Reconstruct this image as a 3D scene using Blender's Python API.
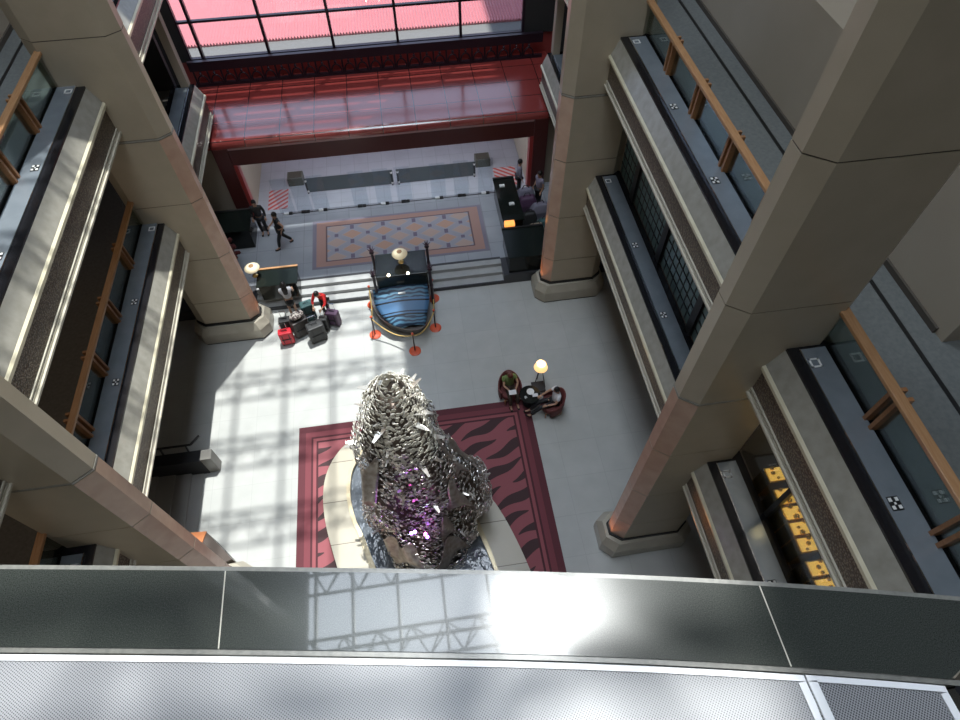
import bpy, bmesh, math, random
from mathutils import Vector, Matrix
random.seed(7)
for o in list(bpy.data.objects): bpy.data.objects.remove(o)
S = bpy.context.scene
COL = S.collection
PI = math.pi

# ------------------------------------------------------------------ camera
cam_d = bpy.data.cameras.new('camera'); cam = bpy.data.objects.new('camera', cam_d); COL.objects.link(cam)
cam_d.sensor_fit = 'HORIZONTAL'; cam_d.sensor_width = 36.0; cam_d.lens = 608.0/960*36
cam_d.clip_start = 0.05; cam_d.clip_end = 400
CR = Vector((0.98944771, -0.14462037, -0.0088418)); CU = Vector((0.12409947, 0.8143915, 0.56689135)); CF = Vector((0.07478335, 0.56200661, -0.82374512))
m = Matrix.Identity(4)
for i in range(3):
    m[i][0] = CR[i]; m[i][1] = CU[i]; m[i][2] = -CF[i]
m[2][3] = 17.5
cam.matrix_world = m
S.camera = cam
# ------------------------------------------------------------------ sky, sun, daylight through the roof glass, exposure
S.view_settings.view_transform = 'Standard'; S.view_settings.look = 'None'
S.view_settings.exposure = 0.14; S.view_settings.gamma = 1.0
S.view_settings.use_curve_mapping = False
w = bpy.data.worlds.new('sky'); S.world = w; w.use_nodes = True
wn = w.node_tree
wb = wn.nodes['Background']; wb.inputs['Color'].default_value = (0.62, 0.74, 1.0, 1); wb.inputs['Strength'].default_value = 1.6
SUNV = Vector((0.122, 0.197, 1.0)).normalized()
sun_d = bpy.data.lights.new('sun', 'SUN'); sun_d.energy = 6.6; sun_d.angle = math.radians(0.55); sun_d.color = (1.0, 0.96, 0.9)
sun = bpy.data.objects.new('sun', sun_d); COL.objects.link(sun)
sun.rotation_euler = SUNV.to_track_quat('Z', 'Y').to_euler(); sun.location = (4, 7, 40)

def area(name, loc, size, energy, color, rot=(0, 0, 0)):
    d = bpy.data.lights.new(name, 'AREA'); d.shape = 'RECTANGLE'; d.size, d.size_y = size
    d.energy = energy; d.color = color
    o = bpy.data.objects.new(name, d); COL.objects.link(o); o.location = loc; o.rotation_euler = rot
    return o
area('sky_through_roof_glass', (-1.6, 9.2, 37.6), (10.0, 28.0), 7600, (0.93, 0.96, 1.0))
# unseen fill lights added to brighten the forecourt, vestibule and lower corridors
area('forecourt_fill', (-.8, 22.6, 3.95), (10, 2.6), 260, (.80, .87, 1.0))
area('vestibule_fill', (-.8, 20.9, 3.6), (9, .8), 110, (.82, .88, 1.0))
for x_ in (-8.6, 7.3): area('corridor_fill', (x_, 4.5, 8.45), (.25, 18), 34, (1, .86, .7))
def point(name, loc, energy, color, r=0.06):
    d = bpy.data.lights.new(name, 'POINT'); d.energy = energy; d.color = color; d.shadow_soft_size = r
    o = bpy.data.objects.new(name, d); COL.objects.link(o); o.location = loc; return o
def spot(name, loc, target, energy, color, angle=50, blend=.6, r=.08):
    d = bpy.data.lights.new(name, 'SPOT'); d.energy = energy; d.color = color; d.spot_size = math.radians(angle)
    d.spot_blend = blend; d.shadow_soft_size = r
    o = bpy.data.objects.new(name, d); COL.objects.link(o); o.location = loc
    o.rotation_euler = (Vector(loc)-Vector(target)).to_track_quat('Z', 'Y').to_euler(); return o

# ------------------------------------------------------------------ helpers
def tag(o, label=None, cat=None, group=None, kind=None):
    if label: o['label'] = label
    if cat: o['category'] = cat
    if group: o['group'] = group
    if kind: o['kind'] = kind
    return o
def thing(name, loc, label, cat, group=None, rz=0.0, kind=None):
    o = bpy.data.objects.new(name, None); COL.objects.link(o); o.location = loc; o.rotation_euler = (0, 0, rz)
    o.empty_display_size = .2
    return tag(o, label, cat, group, kind)
def copy_tree(o, parent=None):
    c = o.copy(); COL.objects.link(c)
    if parent is not None: c.parent = parent
    for ch in list(o.children): copy_tree(ch, c)
    return c
class MB:
    def __init__(s): s.bm = bmesh.new()
    def box(s, x0, x1, y0, y1, z0, z1, M=None):
        vs = [s.bm.verts.new(p) for p in [(x0,y0,z0),(x1,y0,z0),(x1,y1,z0),(x0,y1,z0),(x0,y0,z1),(x1,y0,z1),(x1,y1,z1),(x0,y1,z1)]]
        for f in [(0,3,2,1),(4,5,6,7),(0,1,5,4),(1,2,6,5),(2,3,7,6),(3,0,4,7)]: s.bm.faces.new([vs[i] for i in f])
        if M is not None: bmesh.ops.transform(s.bm, matrix=M, verts=vs)
        return s
    def loft(s, rings, close=True, cap=True):
        R = [[s.bm.verts.new(p) for p in r] for r in rings]
        n = len(R[0])
        for a, b in zip(R, R[1:]):
            for i in range(n if close else n-1):
                j = (i+1) % n; s.bm.faces.new((a[i], a[j], b[j], b[i]))
        if cap and close:
            s.bm.faces.new(list(reversed(R[0]))); s.bm.faces.new(R[-1])
        return s
    def prism(s, pts, z0, z1): return s.loft([[(x, y, z0) for x, y in pts], [(x, y, z1) for x, y in pts]])
    def ext_y(s, prof, y0, y1): return s.loft([[(x, y0, z) for x, z in prof], [(x, y1, z) for x, z in prof]])
    def ext_x(s, prof, x0, x1): return s.loft([[(x0, y, z) for y, z in prof], [(x1, y, z) for y, z in prof]])
    def tube(s, p0, p1, r0, r1=None, n=8):
        p0, p1 = Vector(p0), Vector(p1); r1 = r0 if r1 is None else r1
        q = (p1-p0).to_track_quat('Z', 'Y')
        rings = []
        for p, r in ((p0, r0), (p1, r1)):
            rings.append([tuple(p+q @ Vector((r*math.cos(a*2*PI/n), r*math.sin(a*2*PI/n), 0))) for a in range(n)])
        return s.loft(rings)
    def path(s, pts, r, n=6):
        pts = [Vector(p) for p in pts]; rings = []
        for i, p in enumerate(pts):
            d = (pts[min(i+1, len(pts)-1)]-pts[max(i-1, 0)]).normalized()
            q = d.to_track_quat('Z', 'Y'); rr = r[i] if isinstance(r, (list, tuple)) else r
            rings.append([tuple(p+q @ Vector((rr*math.cos(a*2*PI/n), rr*math.sin(a*2*PI/n), 0))) for a in range(n)])
        return s.loft(rings)
    def lathe(s, prof, c=(0, 0, 0), n=24, sx=1, sy=1, a0=0, a1=2*PI):
        full = abs(a1-a0-2*PI) < 1e-6
        k = n if full else n+1
        rings = [[(c[0]+r*sx*math.cos(a0+(a1-a0)*i/n), c[1]+r*sy*math.sin(a0+(a1-a0)*i/n), c[2]+z) for i in range(k)] for r, z in prof]
        return s.loft(rings, close=full, cap=full)
    def ball(s, c, r, sx=1, sy=1, sz=1, n=12):
        prof = [(max(1e-3, r*math.sin(PI*i/8)), -r*sz*math.cos(PI*i/8)) for i in range(9)]
        return s.lathe(prof, c, n, sx, sy)
    def build(s, name, mat, parent=None, smooth=False, bevel=0, world=True, kind=None):
        bm = s.bm
        bmesh.ops.remove_doubles(bm, verts=bm.verts, dist=1e-5)
        bmesh.ops.recalc_face_normals(bm, faces=bm.faces)
        if parent is not None and world:
            bmesh.ops.translate(bm, verts=bm.verts, vec=-Vector(parent.location) if not parent.parent else -(Vector(parent.location)))
        me = bpy.data.meshes.new(name); bm.to_mesh(me); bm.free()
        if isinstance(mat, (list, tuple)):
            for q in mat: me.materials.append(q)
        else: me.materials.append(mat)
        if smooth:
            for p in me.polygons: p.use_smooth = True
        o = bpy.data.objects.new(name, me); COL.objects.link(o)
        if parent is not None: o.parent = parent
        if bevel:
            b = o.modifiers.new('bevel', 'BEVEL'); b.width = bevel; b.segments = 2; b.limit_method = 'ANGLE'
        if kind: o['kind'] = kind
        return o
def solo(mb, name, mat, label, cat, group=None, kind=None, **k):
    """a top-level thing that is a single mesh; its origin is moved to its base"""
    vs = mb.bm.verts; 
    xs = [v.co.x for v in vs]; ys = [v.co.y for v in vs]; zs = [v.co.z for v in vs]
    c = Vector(((min(xs)+max(xs))/2, (min(ys)+max(ys))/2, min(zs)))
    bmesh.ops.translate(mb.bm, verts=list(vs), vec=-c)
    o = mb.build(name, mat, **k); o.location = c
    return tag(o, label, cat, group, kind)
def skin(verts, edges, radii, sub=1, root=0):
    me = bpy.data.meshes.new('t'); me.from_pydata([tuple(v) for v in verts], edges, []); 
    o = bpy.data.objects.new('t', me); COL.objects.link(o)
    md = o.modifiers.new('s', 'SKIN'); 
    for i, r in enumerate(radii):
        rr = r if isinstance(r, tuple) else (r, r)
        me.skin_vertices[0].data[i].radius = rr; me.skin_vertices[0].data[i].use_root = (i == root)
    if sub: sb = o.modifiers.new('u', 'SUBSURF'); sb.levels = sub; sb.render_levels = sub
    dg = bpy.context.evaluated_depsgraph_get(); dg.update()
    me2 = bpy.data.meshes.new_from_object(o.evaluated_get(dg))
    bpy.data.objects.remove(o)
    return me2
def add_mesh(mb, me):
    mb.bm.from_mesh(me); return mb

# ------------------------------------------------------------------ materials
def mat(name, color=(.5, .5, .5), rough=.5, metal=0.0, spec=.5, **k):
    M = bpy.data.materials.new(name); M.use_nodes = True
    b = M.node_tree.nodes['Principled BSDF']
    b.inputs['Base Color'].default_value = (*color, 1); b.inputs['Roughness'].default_value = rough
    b.inputs['Metallic'].default_value = metal; b.inputs['Specular IOR Level'].default_value = spec
    if 'emit' in k:
        b.inputs['Emission Color'].default_value = (*k['emit'], 1); b.inputs['Emission Strength'].default_value = k.get('es', 1)
    if 'alpha' in k: b.inputs['Alpha'].default_value = k['alpha']
    if 'coat' in k: b.inputs['Coat Weight'].default_value = k['coat']; b.inputs['Coat Roughness'].default_value = .05
    return M
def nodes(M): return M.node_tree.nodes, M.node_tree.links, M.node_tree.nodes['Principled BSDF']
def coord(nt, scale=(1, 1, 1), kind='Object', rot=(0, 0, 0)):
    tc = nt.nodes.new('ShaderNodeTexCoord'); mp = nt.nodes.new('ShaderNodeMapping'); mp.inputs['Scale'].default_value = scale
    mp.inputs['Rotation'].default_value = rot
    nt.links.new(tc.outputs[kind], mp.inputs['Vector']); return mp.outputs['Vector']
def ramp(nt, src, stops, interp='LINEAR'):
    r = nt.nodes.new('ShaderNodeValToRGB'); r.color_ramp.interpolation = interp
    e = r.color_ramp.elements
    while len(e) < len(stops): e.new(.5)
    for q, (p, c) in zip(e, stops): q.position = p; q.color = (*c, 1)
    nt.links.new(src, r.inputs['Fac']); return r.outputs['Color']
def noisy(name, c1, c2, scale=4, rough=.5, metal=0, bump=0, detail=4, sc=(1, 1, 1), lo=.3, hi=.7, **k):
    M = mat(name, c1, rough, metal, **k); nt = M.node_tree; b = nt.nodes['Principled BSDF']
    v = coord(nt, sc); n = nt.nodes.new('ShaderNodeTexNoise'); n.inputs['Scale'].default_value = scale; n.inputs['Detail'].default_value = detail
    nt.links.new(v, n.inputs['Vector'])
    nt.links.new(ramp(nt, n.outputs['Fac'], [(lo, c1), (hi, c2)]), b.inputs['Base Color'])
    if bump:
        bp = nt.nodes.new('ShaderNodeBump'); bp.inputs['Strength'].default_value = bump; bp.inputs['Distance'].default_value = .02
        nt.links.new(n.outputs['Fac'], bp.inputs['Height']); nt.links.new(bp.outputs['Normal'], b.inputs['Normal'])
    return M
def tiled(name, c1, c2, mortar, bw, rh, msize=.01, rough=.3, offset=0.0, spec=.5, sc=(1, 1, 1), rot=(0, 0, 0), noise=True):
    M = mat(name, c1, rough, spec=spec); nt = M.node_tree; b = nt.nodes['Principled BSDF']
    v = coord(nt, sc, rot=rot); t = nt.nodes.new('ShaderNodeTexBrick'); t.offset = offset; t.squash = 1
    t.inputs['Scale'].default_value = 1; t.inputs['Brick Width'].default_value = bw; t.inputs['Row Height'].default_value = rh
    t.inputs['Mortar Size'].default_value = msize; t.inputs['Mortar Smooth'].default_value = .1
    t.inputs['Color1'].default_value = (*c1, 1); t.inputs['Color2'].default_value = (*c2, 1); t.inputs['Mortar'].default_value = (*mortar, 1)
    nt.links.new(v, t.inputs['Vector'])
    if noise:
        n = nt.nodes.new('ShaderNodeTexNoise'); n.inputs['Scale'].default_value = 1.7; n.inputs['Detail'].default_value = 6
        nt.links.new(v, n.inputs['Vector'])
        mx = nt.nodes.new('ShaderNodeMix'); mx.data_type = 'RGBA'; mx.blend_type = 'MULTIPLY'; mx.inputs['Factor'].default_value = .35
        nt.links.new(t.outputs['Color'], mx.inputs['A']); nt.links.new(ramp(nt, n.outputs['Fac'], [(.3, (.75, .75, .75)), (.7, (1, 1, 1))]), mx.inputs['B'])
        nt.links.new(mx.outputs['Result'], b.inputs['Base Color'])
    else: nt.links.new(t.outputs['Color'], b.inputs['Base Color'])
    return M
def glassy(name, tint=(.8, .85, .85), refl=.12, rough=.02):
    """thin pane: mostly clear, tinted, with a mirror share"""
    M = bpy.data.materials.new(name); M.use_nodes = True; nt = M.node_tree
    for n in list(nt.nodes):
        if n.type != 'OUTPUT_MATERIAL': nt.nodes.remove(n)
    out = [n for n in nt.nodes if n.type == 'OUTPUT_MATERIAL'][0]
    t = nt.nodes.new('ShaderNodeBsdfTransparent'); t.inputs['Color'].default_value = (*tint, 1)
    g = nt.nodes.new('ShaderNodeBsdfGlossy'); g.inputs['Roughness'].default_value = rough
    mx = nt.nodes.new('ShaderNodeMixShader'); lw = nt.nodes.new('ShaderNodeLayerWeight'); lw.inputs['Blend'].default_value = .3
    mt = nt.nodes.new('ShaderNodeMath'); mt.operation = 'MULTIPLY_ADD'; mt.inputs[1].default_value = .5; mt.inputs[2].default_value = refl
    nt.links.new(lw.outputs['Fresnel'], mt.inputs[0]); nt.links.new(mt.outputs[0], mx.inputs['Fac'])
    nt.links.new(t.outputs[0], mx.inputs[1]); nt.links.new(g.outputs[0], mx.inputs[2]); nt.links.new(mx.outputs[0], out.inputs['Surface'])
    return M
M = {}
M['floor'] = tiled('polished_pale_marble', (.50, .50, .475), (.475, .48, .455), (.43, .43, .41), 1.2, 1.2, .008, .22)
M['floor_up'] = tiled('grey_granite_paving', (.36, .38, .41), (.33, .35, .38), (.27, .28, .30), .9, .9, .012, .25)
M['floor_out'] = tiled('pale_paving', (.50, .52, .56), (.47, .49, .53), (.40, .42, .45), .6, .6, .012, .45)
M['step'] = noisy('grey_step_stone', (.36, .365, .36), (.44, .44, .43), 3, .35)
M['stepdark'] = mat('dark_step_nosing', (.05, .05, .055), .35)
M['col'] = noisy('beige_stone_panel', (.43, .365, .265), (.47, .40, .295), 2.2, .34)
M['colpink'] = noisy('pink_stone_panel', (.52, .33, .24), (.60, .40, .29), 3, .22)
M['joint'] = mat('dark_joint', (.09, .075, .06), .7)
M['base'] = noisy('pale_plinth_stone', (.42, .38, .30), (.47, .43, .35), 3, .3)
M['groove'] = mat('black_groove', (.008, .008, .008), .5)  # plain black for grooves, plinth feet, carpet borders and fixture plates
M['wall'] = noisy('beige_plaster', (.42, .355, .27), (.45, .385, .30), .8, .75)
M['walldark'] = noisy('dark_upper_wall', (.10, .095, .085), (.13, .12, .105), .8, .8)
M['void'] = mat('dark_recess', (.03, .03, .03), .7)
M['ceil'] = mat('dark_ceiling', (.20, .19, .17), .8)
M['corr'] = noisy('grey_corridor_carpet', (.14, .15, .145), (.18, .19, .18), 14, .9)
M['corrdark'] = noisy('shaded_dark_carpet', (.10, .088, .075), (.13, .115, .10), 14, .9)  # dark carpet, with the corridor's shade also put into the colour
M['black'] = mat('black_polished_stone', (.012, .012, .014), .18)
M['sill'] = noisy('brushed_grey_metal', (.27, .31, .345), (.33, .37, .41), 3, .22, .45)
M['coping'] = noisy('grey_coping_stone', (.30, .285, .24), (.38, .36, .31), 5, .24)
M['rim'] = noisy('cream_rim_stone', (.60, .54, .38), (.68, .62, .46), 4, .3)
M['trim'] = noisy('cream_moulding', (.50, .46, .37), (.56, .52, .42), 3, .35)
# brown carved band, glinting
def band_mat():
    Mx = mat('brown_ribbed_band', (.16, .11, .075), .38, .25); nt = Mx.node_tree; b = nt.nodes['Principled BSDF']
    v = coord(nt, (1, 1, 1)); vo = nt.nodes.new('ShaderNodeTexVoronoi'); vo.inputs['Scale'].default_value = 26
    nt.links.new(v, vo.inputs['Vector'])
    nt.links.new(ramp(nt, vo.outputs['Distance'], [(.1, (.30, .24, .17)), (.55, (.10, .075, .055))]), b.inputs['Base Color'])
    bp = nt.nodes.new('ShaderNodeBump'); bp.inputs['Strength'].default_value = .7; bp.inputs['Distance'].default_value = .02
    nt.links.new(vo.outputs['Distance'], bp.inputs['Height']); nt.links.new(bp.outputs['Normal'], b.inputs['Normal'])
    return Mx
M['band'] = band_mat()
M['wood'] = noisy('orange_brown_timber', (.30, .13, .05), (.40, .19, .08), 6, .35, sc=(6, .6, 6))
M['rail'] = noisy('handrail_timber', (.42, .22, .10), (.50, .28, .14), 6, .25, sc=(6, .6, 6))
M['glass'] = glassy('balcony_glass', (.72, .80, .78), .14)
M['clear'] = glassy('clear_glass', (.93, .96, .98), .03)
M['teal'] = mat('teal_tinted_glass', (.16, .235, .225), .2, spec=.8)
M['mull'] = mat('dark_frame_metal', (.022, .02, .02), .4, .3)
M['iron'] = mat('purple_black_iron', (.03, .018, .028), .35, .4)
M['roofred'] = tiled('polished_red_lacquer_panel', (.27, .04, .035), (.25, .045, .04), (.07, .015, .015), 1.25, 1.05, .018, .2, spec=1.0, noise=False)
M['roofred'].node_tree.nodes['Principled BSDF'].inputs['Coat Weight'].default_value = .8; M['roofred'].node_tree.nodes['Principled BSDF'].inputs['Coat Roughness'].default_value = .12
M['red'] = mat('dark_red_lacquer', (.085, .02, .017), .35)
M['redlit'] = mat('lit_red_lacquer', (.36, .05, .045), .3)  # brighter copy of the red, its sunlit look put into the colour
M['pinktrim'] = mat('pink_grey_edge', (.50, .30, .30), .3)
M['pinkroof'] = mat('pink_sheet', (.58, .245, .265), .5)
M['gutter'] = mat('grey_gutter', (.15, .145, .14), .8)
M['truss'] = mat('roof_truss_steel', (.16, .16, .17), .5, .3)
M['chrome'] = mat('chrome', (.8, .8, .82), .12, 1)
M['brass'] = mat('brass', (.62, .45, .2), .3, 1)
M['gold'] = mat('gold_trim', (.55, .46, .30), .3, .4)
M['white'] = mat('white_paint', (.8, .8, .78), .4)
M['blk'] = mat('black_cloth', (.012, .012, .014), .6)
M['blkgloss'] = mat('black_lacquer', (.010, .012, .011), .14, spec=.35)
M['dkgreen'] = mat('dark_green_glass_top', (.010, .014, .012), .16, spec=.35)
M['maroon'] = noisy('maroon_upholstery', (.14, .035, .035), (.18, .05, .045), 20, .7)
M['orange'] = mat('orange_red_base', (.75, .12, .05), .35)
M['rope'] = mat('gold_rope', (.70, .48, .16), .55)
M['lampshade'] = mat('cream_lamp_shade', (.82, .72, .5), .6, emit=(1, .8, .5), es=.15)
M['lampdark'] = mat('lamp_top_disc', (.30, .16, .07), .5)
M['shadelit'] = mat('lit_lamp_shade', (.9, .7, .4), .6, emit=(1, .62, .25), es=1.1)
M['bulb'] = mat('bulb', (1, 1, 1), .5, emit=(1, .85, .6), es=14)
M['skin'] = mat('skin', (.50, .29, .19), .55)
M['hair'] = mat('black_hair', (.012, .009, .008), .45)
M['hairred'] = mat('reddish_brown_hair', (.13, .035, .02), .5)
M['whitecloth'] = mat('white_cloth', (.72, .72, .74), .8)
M['creamcloth'] = mat('cream_cloth', (.55, .50, .44), .8)
M['redcloth'] = mat('bright_red_cloth', (.75, .03, .03), .75)
M['greencloth'] = mat('olive_green_cloth', (.16, .22, .07), .8)
M['browncloth'] = mat('dark_brown_cloth', (.055, .038, .028), .8)
M['greycloth'] = mat('grey_cloth', (.20, .19, .24), .8)
M['tan'] = mat('tan_cloth', (.38, .30, .22), .8)
M['sred'] = mat('red_suitcase_shell', (.62, .02, .035), .35)
M['sblk'] = noisy('black_suitcase_fabric', (.018, .018, .018), (.03, .03, .03), 30, .5)
M['sbrn'] = noisy('dark_brown_suitcase_fabric', (.03, .022, .02), (.045, .035, .03), 30, .5)
M['spur'] = noisy('purple_suitcase_fabric', (.075, .035, .075), (.10, .05, .10), 30, .5)
M['steal'] = noisy('teal_bag_fabric', (.03, .085, .085), (.05, .12, .12), 20, .6)
M['granite'] = noisy('dark_green_granite', (.022, .026, .023), (.075, .08, .07), 330, .2, detail=3, lo=.4, hi=.85, spec=.35, coat=.85)
M['granite'].node_tree.nodes['Principled BSDF'].inputs['Coat Roughness'].default_value = .025
M['granite2'] = noisy('grey_granite_edge', (.16, .155, .14), (.22, .215, .19), 60, .3)
M['whiteframe'] = mat('white_painted_metal', (.86, .86, .87), .35)
def mesh_mat():
    Mx = mat('perforated_white_sheet', (.8, .8, .82), .4); nt = Mx.node_tree; b = nt.nodes['Principled BSDF']
    v = coord(nt, (1, 1, 1), rot=(0, 0, math.radians(38))); vo = nt.nodes.new('ShaderNodeTexVoronoi'); vo.inputs['Scale'].default_value = 150; vo.inputs['Randomness'].default_value = 0
    nt.links.new(v, vo.inputs['Vector'])
    nt.links.new(ramp(nt, vo.outputs['Distance'], [(.34, (.04, .04, .045)), (.46, (.30, .30, .31))]), b.inputs['Base Color'])
    return Mx
M['mesh'] = mesh_mat()

# ------------------------------------------------------------------ layout numbers
XC = -0.81          # the hall is symmetric about this plane
def X(side, d): return XC + side*(6.14+d)      # d metres outwards from the balcony face
Z1, Z2 = 5.47, 9.65 # coping heights of the two balcony levels
FZ1, FZ2 = Z1-.27, Z2-.27
UP = .45            # entrance floor above lobby floor

# ------------------------------------------------------------------ the setting
def struct(mb, name, m_, **k): return tag(mb.build(name, m_, **k), kind='structure')
struct(MB().box(-14, 12.5, -7, 15.35, -.3, 0), 'floor', M['floor'])
struct(MB().box(-14, 12.5, 16.24, 20.12, 0, UP), 'floor_entrance', M['floor_up'])
struct(MB().box(-14, 12.5, 20.12, 34, 0, UP-.004), 'floor_forecourt', M['floor_out'])
# three steps up to the entrance floor
mb = MB(); 
for i in range(3): mb.box(-6.2, 3.0, 15.35+.30*i, 16.24, .15*i, .15*(i+1))
struct(mb, 'trim_1', M['step'])
mb = MB().box(-6.2, 3.0, 15.31, 15.36, 0, .15); mb.box(-6.2, 3.0, 16.20, 16.30, UP-.02, UP+.006); mb.box(-14, -6.2, 15.31, 16.24, 0, UP); mb.box(3.0, 12.5, 15.31, 16.24, 0, UP)
struct(mb, 'trim_2', M['stepdark'])
# outer walls of the hall
for s, nm in ((-1, 'left'), (1, 'right')):
    a, b = sorted((X(s, 2.95), X(s, 3.15)))
    m1 = MB()
    if s > 0:
        m1.box(a, b, -7, 3.6, FZ2, 12.5) if False else None
        m1.box(a, b, 4.95, 24.2, FZ2, 11.5)
    else: m1.box(a, b, -7, 24.2, FZ2, 11.5)
    m1.box(*sorted((X(s, 2.95), X(s, 4.2))), -7, 24.2, 11.5, 11.62)
    struct(m1, 'wall_upper_'+nm, M['wall'])
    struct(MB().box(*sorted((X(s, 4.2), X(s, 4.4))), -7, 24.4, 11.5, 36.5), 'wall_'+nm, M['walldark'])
    struct(MB().box(*sorted((X(s, 4.6), X(s, 4.8))), -7, 24.4, 0, 11.5), 'wall_outer_'+nm, M['wall'])
    # skirting at the foot of the corridor wall and the dark carpet border line
    a, b = sorted((X(s, 2.90), X(s, 2.95)))
    struct(MB().box(a, b, 4.95 if s > 0 else -7, 24.2, FZ2, FZ2+.12), 'baseboard_'+nm, M['joint'])
    a, b = sorted((X(s, 2.44), X(s, 2.52)))
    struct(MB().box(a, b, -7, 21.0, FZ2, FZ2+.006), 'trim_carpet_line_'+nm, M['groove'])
    # corridor slabs
    a, b = sorted((X(s, .3), X(s, 4.6)))
    struct(MB().box(a, b, -7, 21.6, Z2-1.1, FZ2), 'floor_upper_corridor_'+nm, M['corr'])
    struct(MB().box(a, b, -7, 21.6, Z1-1.1, FZ1), 'floor_lower_corridor_'+nm, M['corrdark'])
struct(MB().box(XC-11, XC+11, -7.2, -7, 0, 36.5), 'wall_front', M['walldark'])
# a recess in the right-hand corridor wall beyond the near column
struct(MB().box(X(1, 2.95), X(1, 4.4), 4.75, 4.95, FZ2, 11.5), 'wall_recess', M['wall'])
# lower back walls either side of the entrance, and the pilasters where the balconies end
for s, nm in ((-1, 'left'), (1, 'right')):
    struct(MB().box(*sorted((XC+s*5.95, XC+s*11)), 20.3, 20.5, UP, 3.6), 'wall_entrance_'+nm, M['wall'])
    struct(MB().box(*sorted((X(s, .95), X(s, 4.6))), 21.6, 21.8, 3.9, 24), 'wall_rear_'+nm, M['void'])
    struct(MB().box(*sorted((XC+s*7.45, XC+s*11)), 24.1, 24.4, 3.6, 36.5), 'wall_back_'+nm, M['void'])
    t = thing('pilaster', (XC+s*6.62, 21.35, Z1), 'slim tan pilaster rising at the far end of the %s balconies' % nm, 'pilaster')
    MB().box(XC+s*6.62-.13, XC+s*6.62+.13, 21.2, 21.5, Z1, 20).build('shaft', M['wall'], t)
# roof: dark deck with the glazed strip over the left part of the hall
RZ = 36.0; RX0, RX1 = -5.5, 3.4; RY1 = 23.35
mb = MB(); mb.box(XC-11, RX0, -7, 24.5, RZ, RZ+.5); mb.box(RX1, XC+11, -7, 24.5, RZ, RZ+.5); mb.box(RX0, RX1, RY1, 24.5, RZ, RZ+.5); mb.box(RX0, RX1, -7, -5, RZ, RZ+.5)
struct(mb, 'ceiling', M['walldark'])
mb = MB().box(RX0, RX1, -5, RY1, RZ+.42, RZ+.44)
struct(mb, 'window_1', M['clear'])
def girder(y, x0, x1, z, gap=1.0, dz=.6, r=.06, step=.55):
    b = MB()
    b.tube((x0, y, z), (x1, y, z), r, n=6); b.tube((x0, y+gap, z), (x1, y+gap, z), r, n=6); b.tube((x0, y+gap/2, z-dz), (x1, y+gap/2, z-dz), r, n=6)
    n = int((x1-x0)/step)
    for i in range(n):
        xa, xb = x0+(x1-x0)*i/n, x0+(x1-x0)*(i+1)/n
        ya, yb = (y, y+gap) if i % 2 == 0 else (y+gap, y)
        b.tube((xa, ya, z), (xb, yb, z), r*.55, n=5)
        b.tube((xa, ya, z), (xb, y+gap/2, z-dz), r*.5, n=5)
    return b
k = 0
for y in [ -3.4, -.9, 1.6, 4.1+.0, 6.6, 9.1, 11.6, 14.1, 16.6, 19.1, 21.4]:
    tag(girder(y-.5, RX0-.4, RX1+.4, RZ-.1).build('roof_truss', M['truss']), 'grey steel lattice truss across the roof glazing', 'truss', 'lattice trusses under the roof glass')
for x in [-5.2, -3.9, -2.3, -.7, .9, 2.5]:
    solo(MB().box(x-.045, x+.045, -5, RY1, RZ+.15, RZ+.4), 'roof_purlin', M['truss'], 'straight steel glazing bar running along the roof light', 'beam', 'glazing bars of the roof light')

# ------------------------------------------------------------------ columns
def octa(s, y0, grow=0.0):
    xi, xo = XC+s*(5.06-grow), XC+s*(7.19+grow)
    c = .30; yb = y0+.70+grow; yf = y0-grow
    return [(xi, yf+.22+grow*.35), (xi+s*c, yf), (xo-s*c, yf), (xo, yf+.22+grow*.35), (xo, yb-.22), (xo-s*c, yb), (xi+s*c, yb), (xi, yb-.22)]
JZ = [1.95, 3.9, 6.05, 8.15, 10.7, 13.28, 15.4, 17.5, 19.6, 21.7, 23.8, 25.9, 28, 30.2, 32.4]
def column(s, y0, label):
    t = thing('column', (XC+s*6.12, y0+.35, 0), label, 'column', 'clad columns of the hall')
    b0 = MB(); b0.loft([[(x, y, z) for x, y in octa(s, y0, g)] for z, g in ((.06, .24), (.50, .24), (.78, .12))])
    b0.build('plinth', M['base'], t)
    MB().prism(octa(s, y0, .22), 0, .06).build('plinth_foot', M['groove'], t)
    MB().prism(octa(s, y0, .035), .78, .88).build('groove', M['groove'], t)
    # the joint between panels is a recessed dark core showing between the cladding panels
    MB().prism(octa(s, y0, -.012), .88, 36).build('joint_core', M['joint'], t)
    zs = [.88]+JZ+[36]
    for i, (a, b) in enumerate(zip(zs, zs[1:])):
        g = .012 if i > 0 else 0
        top = b-(.07 if abs(b-8.15) < .01 else .012)
        P = octa(s, y0)
        mb = MB().prism(P, a+g, top)
        if b <= 8.2:
            # lower panels: the chamfers and the narrow end are pink stone
            o = mb.build('cladding', [M['col'], M['colpink']], t)
            for p in o.data.polygons:
                n = p.normal
                if abs(n.z) < .5 and n.x*s < -.25: p.material_index = 1
        else: mb.build('cladding', M['col'], t)
        if abs(b-8.15) < .01: MB().prism(octa(s, y0, .004), top+.02, b-.008).build('string_course', M['coping'], t)
    return t
column(-1, 14.27, 'tall beige clad column left of the steps, by the women with luggage')
column(1, 14.38, 'tall beige clad column right of the steps, beside the black service counter')
column(1, 4.84, 'largest beige clad column crossing the right of the view, nearest right')
column(-1, 4.95, 'nearest left beige clad column slanting across the lower left corner')

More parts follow.
